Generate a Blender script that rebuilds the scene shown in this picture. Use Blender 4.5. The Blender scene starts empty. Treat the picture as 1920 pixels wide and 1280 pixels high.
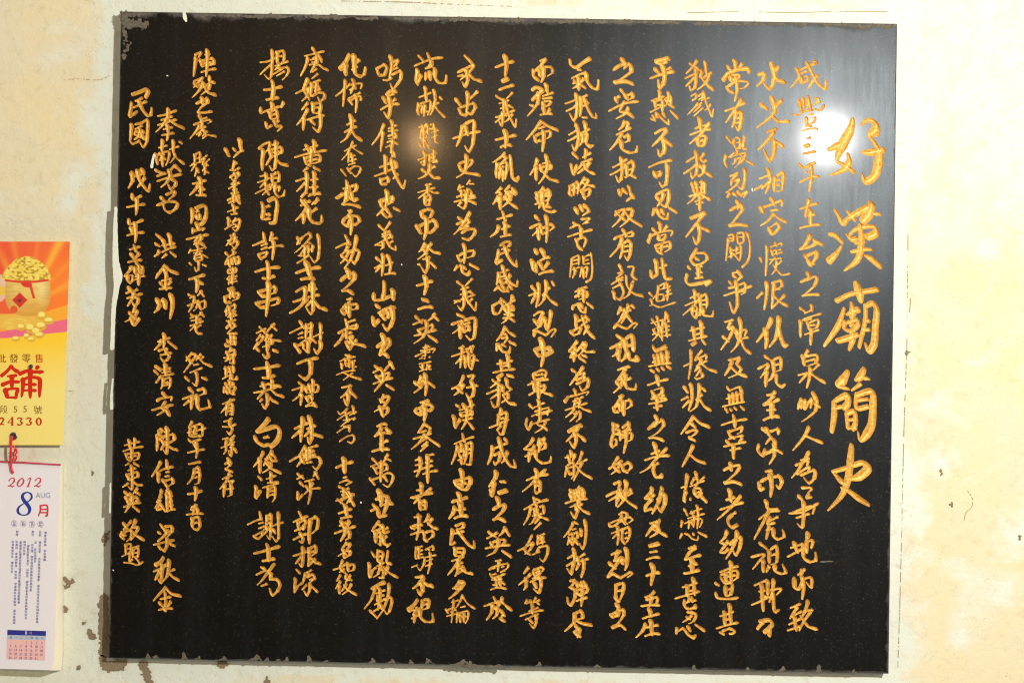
import bpy, math, random
import numpy as np
random.seed(7)
rng = np.random.default_rng(11)

# ---------------------------------------------------------------- scale
# Everything is measured in units of u = 0.80 mm on the wall plane, origin at
# the wall's upper left, then turned into metres.  h = distance out of the wall.
U = 0.00066
D = 2390.0                      # camera distance in u (1.58 m)
Z0 = 1.45


def P(px, py, h=0.0):
    f = (D - h) / D
    return ((px - 960.0) * U * f, -h * U, (640.0 - py) * U * f + Z0)


def PN(px, py, h):
    px = np.asarray(px, float); py = np.asarray(py, float); h = np.asarray(h, float) + 0 * px
    f = (D - h) / D
    return np.stack([(px - 960.0) * U * f, -h * U, (640.0 - py) * U * f + Z0], -1)


def W(px, py, h):               # a free point in the room
    return ((px - 960.0) * U, -h * U, (640.0 - py) * U + Z0)


sc = bpy.context.scene
COL = sc.collection

# ---------------------------------------------------------------- camera
cam_d = bpy.data.cameras.new('camera')
cam = bpy.data.objects.new('camera', cam_d)
COL.objects.link(cam)
cam.location = W(960, 640, D)
cam.rotation_euler = (math.radians(90), 0, 0)
cam_d.sensor_width = 36
cam_d.lens = 36 * D / 1920.0
cam_d.clip_start = 0.01
cam_d.clip_end = 100
sc.camera = cam

# ---------------------------------------------------------------- light
sc.view_settings.view_transform = 'Standard'
sc.view_settings.look = 'None'
sc.view_settings.exposure = 0.07
sc.view_settings.gamma = 1.0
sc.view_settings.use_curve_mapping = False

sc.cycles.filter_width = 1.1

world = bpy.data.worlds.new('World')
sc.world = world
world.use_nodes = True
wn = world.node_tree
bg = wn.nodes['Background']
# unseen room's fill, shaped by direction: dimmed opposite the tablet so stone reflects dark
tc = wn.nodes.new('ShaderNodeTexCoord')
sx = wn.nodes.new('ShaderNodeSeparateXYZ')
wn.links.new(tc.outputs['Generated'], sx.inputs[0])
mr = wn.nodes.new('ShaderNodeMapRange')
mr.inputs[1].default_value = -0.72; mr.inputs[2].default_value = -0.12
mr.inputs[3].default_value = 0.02; mr.inputs[4].default_value = 1.30
wn.links.new(sx.outputs['Y'], mr.inputs[0])
wn.links.new(mr.outputs[0], bg.inputs['Strength'])
bg.inputs['Color'].default_value = (1.0, 0.98, 0.90, 1)


def lamp(name, loc, target, power, size, color, shape='DISK', size_y=None):
    l = bpy.data.lights.new(name, 'AREA')
    l.energy = power; l.shape = shape; l.size = size
    if size_y: l.size_y = size_y
    l.color = color
    o = bpy.data.objects.new(name, l)
    COL.objects.link(o)
    o.location = loc
    from mathutils import Vector
    o.rotation_euler = (Vector(target) - Vector(loc)).to_track_quat('-Z', 'Y').to_euler()
    return o


lamp('ceiling_lamp', W(2130, -110, D), P(900, 700), 34.0, 0.085, (1.0, 0.985, 0.94))
lamp('altar_lamp', W(458, -480, 2 * D), P(788, 265), 12.0, 0.020, (1.0, 0.58, 0.24), 'ELLIPSE', 0.07)

# ---------------------------------------------------------------- helpers
def s2l(c):
    c = [v / 255.0 for v in c]
    return tuple(v / 12.92 if v <= 0.04045 else ((v + 0.055) / 1.055) ** 2.4 for v in c)


def link(o, parent=None):
    COL.objects.link(o)
    if parent is not None:
        o.parent = parent
    return o


def mesh_np(name, V, F, mat, parent=None, smooth=False, attrs=None):
    """V (n,3), F (m,k) -> one mesh object"""
    V = np.asarray(V, np.float32); F = np.asarray(F, np.int32)
    me = bpy.data.meshes.new(name)
    me.vertices.add(len(V)); me.vertices.foreach_set('co', V.ravel())
    k = F.shape[1]
    me.loops.add(F.size); me.loops.foreach_set('vertex_index', F.ravel())
    me.polygons.add(len(F))
    me.polygons.foreach_set('loop_start', np.arange(0, F.size, k, dtype=np.int32))
    try:
        me.polygons.foreach_set('loop_total', np.full(len(F), k, np.int32))
    except Exception:
        pass
    me.update(calc_edges=True)
    me.validate()
    me.polygons.foreach_set('use_smooth', np.full(len(me.polygons), smooth, bool))
    if attrs:
        for an, arr in attrs.items():
            a = me.color_attributes.new(an, 'FLOAT_COLOR', 'POINT')
            a.data.foreach_set('color', np.asarray(arr, np.float32).ravel())
    if mat: me.materials.append(mat)
    return link(bpy.data.objects.new(name, me), parent)


def mesh_py(name, V, F, mat, parent=None, smooth=False):
    me = bpy.data.meshes.new(name)
    me.from_pydata([tuple(v) for v in V], [], F)
    me.update()
    for p in me.polygons: p.use_smooth = smooth
    if mat: me.materials.append(mat)
    return link(bpy.data.objects.new(name, me), parent)


def tag(o, label, cat, group=None):
    o['label'] = label; o['category'] = cat
    if group: o['group'] = group
    return o


def empty(name, loc):
    o = bpy.data.objects.new(name, None)
    o.location = loc
    o.empty_display_size = 0.05
    return link(o)


def under(child, parent):
    """parent a mesh built in world coordinates under an Empty"""
    child.parent = parent
    from mathutils import Matrix
    child.matrix_parent_inverse = Matrix.Translation(parent.location).inverted()
    return child


def hnoise(x, y, seed=0):
    """smooth value noise, unit lattice"""
    xi = np.floor(x).astype(np.int64); yi = np.floor(y).astype(np.int64)
    xf = x - xi; yf = y - yi
    def h(a, b):
        n = (a * 374761393 + b * 668265263 + seed * 974711) & 0x7fffffff
        n = ((n ^ (n >> 13)) * 1274126177) & 0x7fffffff
        return ((n ^ (n >> 16)) & 0xffff) / 65535.0
    u = xf * xf * (3 - 2 * xf); v = yf * yf * (3 - 2 * yf)
    return (h(xi, yi) * (1 - u) + h(xi + 1, yi) * u) * (1 - v) + (h(xi, yi + 1) * (1 - u) + h(xi + 1, yi + 1) * u) * v


def fbm(x, y, seed=0, o=4):
    t = 0; a = 0.5
    for i in range(o):
        t = t + a * hnoise(x * 2 ** i, y * 2 ** i, seed + i); a *= 0.5
    return t


# ---------------------------------------------------------------- materials
class N:
    """tiny node helper"""
    def __init__(self, name):
        self.m = bpy.data.materials.new(name); self.m.use_nodes = True
        self.t = self.m.node_tree; self.b = self.t.nodes['Principled BSDF']
        self.co = self.t.nodes.new('ShaderNodeTexCoord').outputs['Object']
    def put(self, sock, v):
        if hasattr(v, 'is_linked') or hasattr(v, 'links'): self.t.links.new(v, sock)
        else:
            if isinstance(v, tuple) and len(v) == 3 and sock.type == 'RGBA': v = v + (1,)
            sock.default_value = v
    def bs(self, **k):
        for a, v in k.items(): self.put(self.b.inputs[a.replace('_', ' ')], v)
    def mapped(self, scale=(1, 1, 1), rot=(0, 0, 0), loc=(0, 0, 0)):
        n = self.t.nodes.new('ShaderNodeMapping')
        n.inputs['Scale'].default_value = scale; n.inputs['Rotation'].default_value = rot; n.inputs['Location'].default_value = loc
        self.t.links.new(self.co, n.inputs[0]); return n.outputs[0]
    def noise(self, scale, detail=4, rough=0.55, vec=None, dist=0):
        n = self.t.nodes.new('ShaderNodeTexNoise')
        n.inputs['Scale'].default_value = scale; n.inputs['Detail'].default_value = detail
        n.inputs['Roughness'].default_value = rough; n.inputs['Distortion'].default_value = dist
        self.t.links.new(vec or self.co, n.inputs['Vector']); return n.outputs['Fac']
    def vor(self, scale, vec=None):
        n = self.t.nodes.new('ShaderNodeTexVoronoi'); n.inputs['Scale'].default_value = scale
        self.t.links.new(vec or self.co, n.inputs['Vector']); return n.outputs['Distance'], n.outputs['Color']
    def rng(self, v, a, b, c=0.0, d=1.0, smooth=False):
        n = self.t.nodes.new('ShaderNodeMapRange'); n.clamp = True
        if smooth: n.interpolation_type = 'SMOOTHSTEP'
        self.put(n.inputs[0], v)
        for i, q in enumerate((a, b, c, d)): n.inputs[i + 1].default_value = q
        return n.outputs[0]
    def math(self, op, a, b=0.0, clamp=False):
        n = self.t.nodes.new('ShaderNodeMath'); n.operation = op; n.use_clamp = clamp
        self.put(n.inputs[0], a); self.put(n.inputs[1], b); return n.outputs[0]
    def mix(self, f, a, b):
        n = self.t.nodes.new('ShaderNodeMix'); n.data_type = 'RGBA'
        self.put(n.inputs[0], f); self.put(n.inputs[6], a); self.put(n.inputs[7], b); return n.outputs[2]
    def sep(self, v=None):
        n = self.t.nodes.new('ShaderNodeSeparateXYZ'); self.t.links.new(v or self.co, n.inputs[0]); return n.outputs
    def bump(self, h, strength, dist):
        n = self.t.nodes.new('ShaderNodeBump'); n.inputs['Strength'].default_value = strength; n.inputs['Distance'].default_value = dist
        self.t.links.new(h, n.inputs['Height']); self.t.links.new(n.outputs[0], self.b.inputs['Normal'])
    def attr(self, name):
        n = self.t.nodes.new('ShaderNodeVertexColor'); n.layer_name = name; return n.outputs['Color']


# the slab: centre and turn (it hangs about one degree off level)
QUAD = dict(TL=(227, 22), TR=(1682, 45), BR=(1666, 1262), BL=(203, 1233))
SC = (944.5, 640.5); SHX, SHY = 729.5, 607.0; TILT = math.radians(0.98)
SLAB_H = 27.0


def slab_box(n, hx=SHX, hy=SHY, f=1.0, wob=None, wscale=0.0):
    """signed distance (metres) outside the tablet's rectangle"""
    c = P(SC[0], SC[1], 0)
    v = n.mapped(loc=(-c[0], 0, -c[2]))
    r = n.t.nodes.new('ShaderNodeMapping'); r.vector_type = 'POINT'
    r.inputs['Rotation'].default_value = (0, -TILT, 0)
    n.t.links.new(v, r.inputs[0])
    s = n.sep(r.outputs[0])
    dx = n.math('SUBTRACT', n.math('ABSOLUTE', s[0]), hx * U * f)
    dz = n.math('SUBTRACT', n.math('ABSOLUTE', s[2]), hy * U * f)
    return n.math('MAXIMUM', dx, dz), s, dx, dz


def mat_wall():
    n = N('limewashed_plaster')
    d, s, dx, dz = slab_box(n)
    n1 = n.noise(9, 5, 0.6); n2 = n.noise(38, 4, 0.6); n3 = n.noise(160, 3, 0.6)
    cream = n.mix(n.rng(n1, 0.35, 0.65), s2l((232, 216, 172)), s2l((227, 217, 187)))
    white = n.mix(n2, s2l((222, 227, 208)), s2l((230, 233, 218)))
    # whitewash brushed round the tablet, thinner further out
    k = n.math('ADD', d, n.math('MULTIPLY', n.math('SUBTRACT', n1, 0.5), 0.22))
    k = n.math('ADD', k, n.math('MULTIPLY', n.math('SUBTRACT', n2, 0.5), 0.03))
    near = n.rng(k, 0.012, 0.045, 1.0, 0.0, True)
    band = n.rng(n.math('ADD', d, n.math('MULTIPLY', n.math('SUBTRACT', n2, 0.5), 0.01)), 0.013, 0.019, 1.0, 0.0, True)
    # lower left of the tablet the wash is whole, upper left it has yellowed
    sp = n.sep()
    low = n.math('MULTIPLY', n.rng(sp[2], Z0 + 0.20, Z0 - 0.22), n.rng(sp[0], -0.30, -0.50))
    flake = n.math('MULTIPLY', n.rng(n.noise(6.5, 6, 0.65, dist=0.6), 0.54, 0.66), 0.8)
    f = n.math('MAXIMUM', n.math('MAXIMUM', near, band), n.math('MAXIMUM', n.math('MULTIPLY', low, 0.9), flake))
    # overexposed lamplight put into the colour: near white to the tablet's upper right
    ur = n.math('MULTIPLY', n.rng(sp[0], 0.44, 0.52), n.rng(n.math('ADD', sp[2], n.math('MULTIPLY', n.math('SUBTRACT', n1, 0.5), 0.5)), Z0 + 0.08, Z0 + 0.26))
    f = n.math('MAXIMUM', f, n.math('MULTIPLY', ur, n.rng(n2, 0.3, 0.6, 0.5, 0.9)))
    # places where the yellow coat has come away and white lime shows
    for px, py, r in ((1765, 866, 42), (1915, 1005, 75), (1745, 758, 30), (1880, 1105, 45), (148, 330, 46), (128, 378, 34), (1850, 470, 40), (1800, 1190, 40)):
        vm = n.t.nodes.new('ShaderNodeVectorMath'); vm.operation = 'DISTANCE'
        n.t.links.new(n.co, vm.inputs[0]); vm.inputs[1].default_value = P(px, py, 0)
        q = n.math('SUBTRACT', 1.0, n.math('DIVIDE', vm.outputs['Value'], r * U))
        q = n.math('ADD', q, n.math('MULTIPLY', n.math('SUBTRACT', n.noise(48, 5, 0.7, dist=0.4), 0.5), 2.6))
        f = n.math('MAXIMUM', f, n.math('MULTIPLY', n.rng(q, 0.10, 0.75), n.rng(vm.outputs['Value'], 0.0, 2.2 * r * U, 1.0, 0.0)))
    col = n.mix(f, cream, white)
    # faint dirt and rubbed spots
    dirt = n.rng(n.noise(70, 5, 0.75, dist=0.8), 0.54, 0.74, 0.0, 0.5)
    col = n.mix(dirt, col, s2l((196, 178, 138)))
    speck_d, speck_c = n.vor(240)
    sp_on = n.math('MULTIPLY', n.rng(speck_d, 0.10, 0.20, 1.0, 0.0), n.rng(n.noise(30, 2), 0.55, 0.62))
    col = n.mix(n.math('MULTIPLY', sp_on, 0.55), col, s2l((150, 130, 95)))
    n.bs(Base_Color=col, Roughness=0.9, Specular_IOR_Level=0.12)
    h = n.math('ADD', n.math('MULTIPLY', n2, 1.2), n.math('MULTIPLY', n3, 0.35))
    h = n.math('ADD', h, n.math('MULTIPLY', n1, 2.5))
    h = n.math('ADD', h, n.math('MULTIPLY', flake, -0.8))
    h = n.math('ADD', h, n.math('MULTIPLY', n.noise(420, 3, 0.7), 0.25))
    n.bump(h, 0.38, 0.003)
    return n.m


def mat_stone():
    n = N('polished_black_stone')
    d, s, dx, dz = slab_box(n, f=(D - SLAB_H) / D)
    fine = n.noise(900, 2, 0.6)
    cloud = n.noise(7, 5, 0.6)
    streak = n.noise(1.0, 6, 0.65, n.mapped(scale=(45, 45, 3.0)), dist=0.5)
    streak2 = n.noise(1.0, 4, 0.6, n.mapped(scale=(150, 150, 22)), dist=0.8)
    vd, vc = n.vor(560)
    vsep = n.t.nodes.new('ShaderNodeSeparateColor'); n.t.links.new(vc, vsep.inputs[0])
    fleck = n.math('MULTIPLY', n.rng(vd, 0.14, 0.32, 1.0, 0.0), n.rng(vsep.outputs[0], 0.72, 1.0))
    base = n.mix(fine, (0.0030, 0.0025, 0.0019), (0.0105, 0.0088, 0.0068))
    base = n.mix(n.math('MULTIPLY', fleck, 0.8), base, n.mix(vsep.outputs[1], (0.20, 0.15, 0.07), (0.22, 0.21, 0.19)))
    # dried splashes of cement and dust along the rim
    en = n.math('ADD', d, n.math('MULTIPLY', n.math('SUBTRACT', n.noise(55, 5, 0.7), 0.5), 0.016))
    rim = n.rng(en, -0.0020, 0.0030, 0.0, 0.6)
    top = n.math('MULTIPLY', n.rng(s[2], SHY * U - 0.05, SHY * U - 0.012),
                 n.rng(n.math('ADD', en, n.math('MULTIPLY', n.math('SUBTRACT', n.noise(22, 5, 0.7), 0.5), 0.035)), -0.0075, 0.0005, 0.0, 0.8))
    dirt = n.math('MAXIMUM', rim, top)
    dust = n.mix(n.noise(130, 4, 0.7), (0.07, 0.058, 0.045), (0.20, 0.18, 0.15))
    col = n.mix(dirt, base, dust)
    run = n.math('MULTIPLY', n.rng(streak, 0.50, 0.75), 0.025)
    col = n.mix(run, col, (0.16, 0.17, 0.17))
    rough = n.math('ADD', n.rng(cloud, 0.3, 0.7, 0.32, 0.39), n.rng(streak2, 0.3, 0.7, -0.02, 0.02))
    rough = n.math('ADD', rough, n.math('MULTIPLY', dirt, 0.5), True)
    n.bs(Base_Color=col, Roughness=rough, Specular_IOR_Level=n.rng(n.math('ADD', streak, n.math('MULTIPLY', n.math('SUBTRACT', cloud, 0.5), 0.8)), 0.25, 0.75, 0.25, 0.33), Specular_Tint=(0.84, 0.93, 1.0))
    n.bs(Coat_Weight=n.math('MULTIPLY', n.math('SUBTRACT', 1.0, dirt), n.rng(streak2, 0.3, 0.7, 0.06, 0.085)), Coat_Roughness=0.108, Coat_IOR=1.45)
    n.bump(n.math('ADD', fine, n.math('MULTIPLY', streak2, 0.6)), 0.10, 0.0006)
    return n.m


def mat_gold():
    n = N('gilt_paint')
    a = n.noise(260, 4, 0.65); b = n.noise(40, 3, 0.6)
    col = n.mix(n.rng(a, 0.3, 0.7), (0.54, 0.255, 0.028), (0.94, 0.575, 0.12))
    col = n.mix(n.rng(b, 0.50, 0.75, 0, 0.55), col, (0.42, 0.19, 0.03))
    n.bs(Base_Color=col, Metallic=0.25, Roughness=n.rng(a, 0.3, 0.7, 0.34, 0.5), Specular_IOR_Level=0.5)
    n.bump(n.noise(700, 3, 0.6), 0.35, 0.0008)
    return n.m


def mat_plain(name, rgb, rough=0.6, var=0.12, scale=90, spec=0.3, metallic=0.0, bump=0.0):
    n = N(name)
    a = n.noise(scale, 4, 0.6)
    lo = tuple(v * (1 - var) for v in rgb); hi = tuple(min(1, v * (1 + var)) for v in rgb)
    n.bs(Base_Color=n.mix(a, lo, hi), Roughness=rough, Specular_IOR_Level=spec, Metallic=metallic)
    if bump: n.bump(n.noise(scale * 3, 4, 0.65), bump, 0.002)
    return n.m


def mat_print(name, rough=0.35):
    n = N(name)
    g = n.noise(500, 2, 0.5)
    c = n.mix(n.math('MULTIPLY', g, 0.06), n.attr('ink'), (0.9, 0.9, 0.9))
    n.bs(Base_Color=c, Roughness=rough, Specular_IOR_Level=0.35)
    return n.m


M_WALL = mat_wall(); M_STONE = mat_stone(); M_GOLD = mat_gold()
M_BROWN = mat_plain('bare_clay_mortar', s2l((146, 130, 104)), 0.95, 0.3, 150, 0.1, bump=0.8)
M_WHITE = mat_plain('white_limewash', s2l((226, 228, 208)), 0.85, 0.08, 120, 0.15, bump=0.3)
M_CEMENT = mat_plain('grey_cement_crust', s2l((112, 104, 90)), 0.95, 0.7, 260, 0.1, bump=0.8)
M_CRACK = mat_plain('plaster_crack', s2l((186, 166, 132)), 0.95, 0.2, 200, 0.05)

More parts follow.
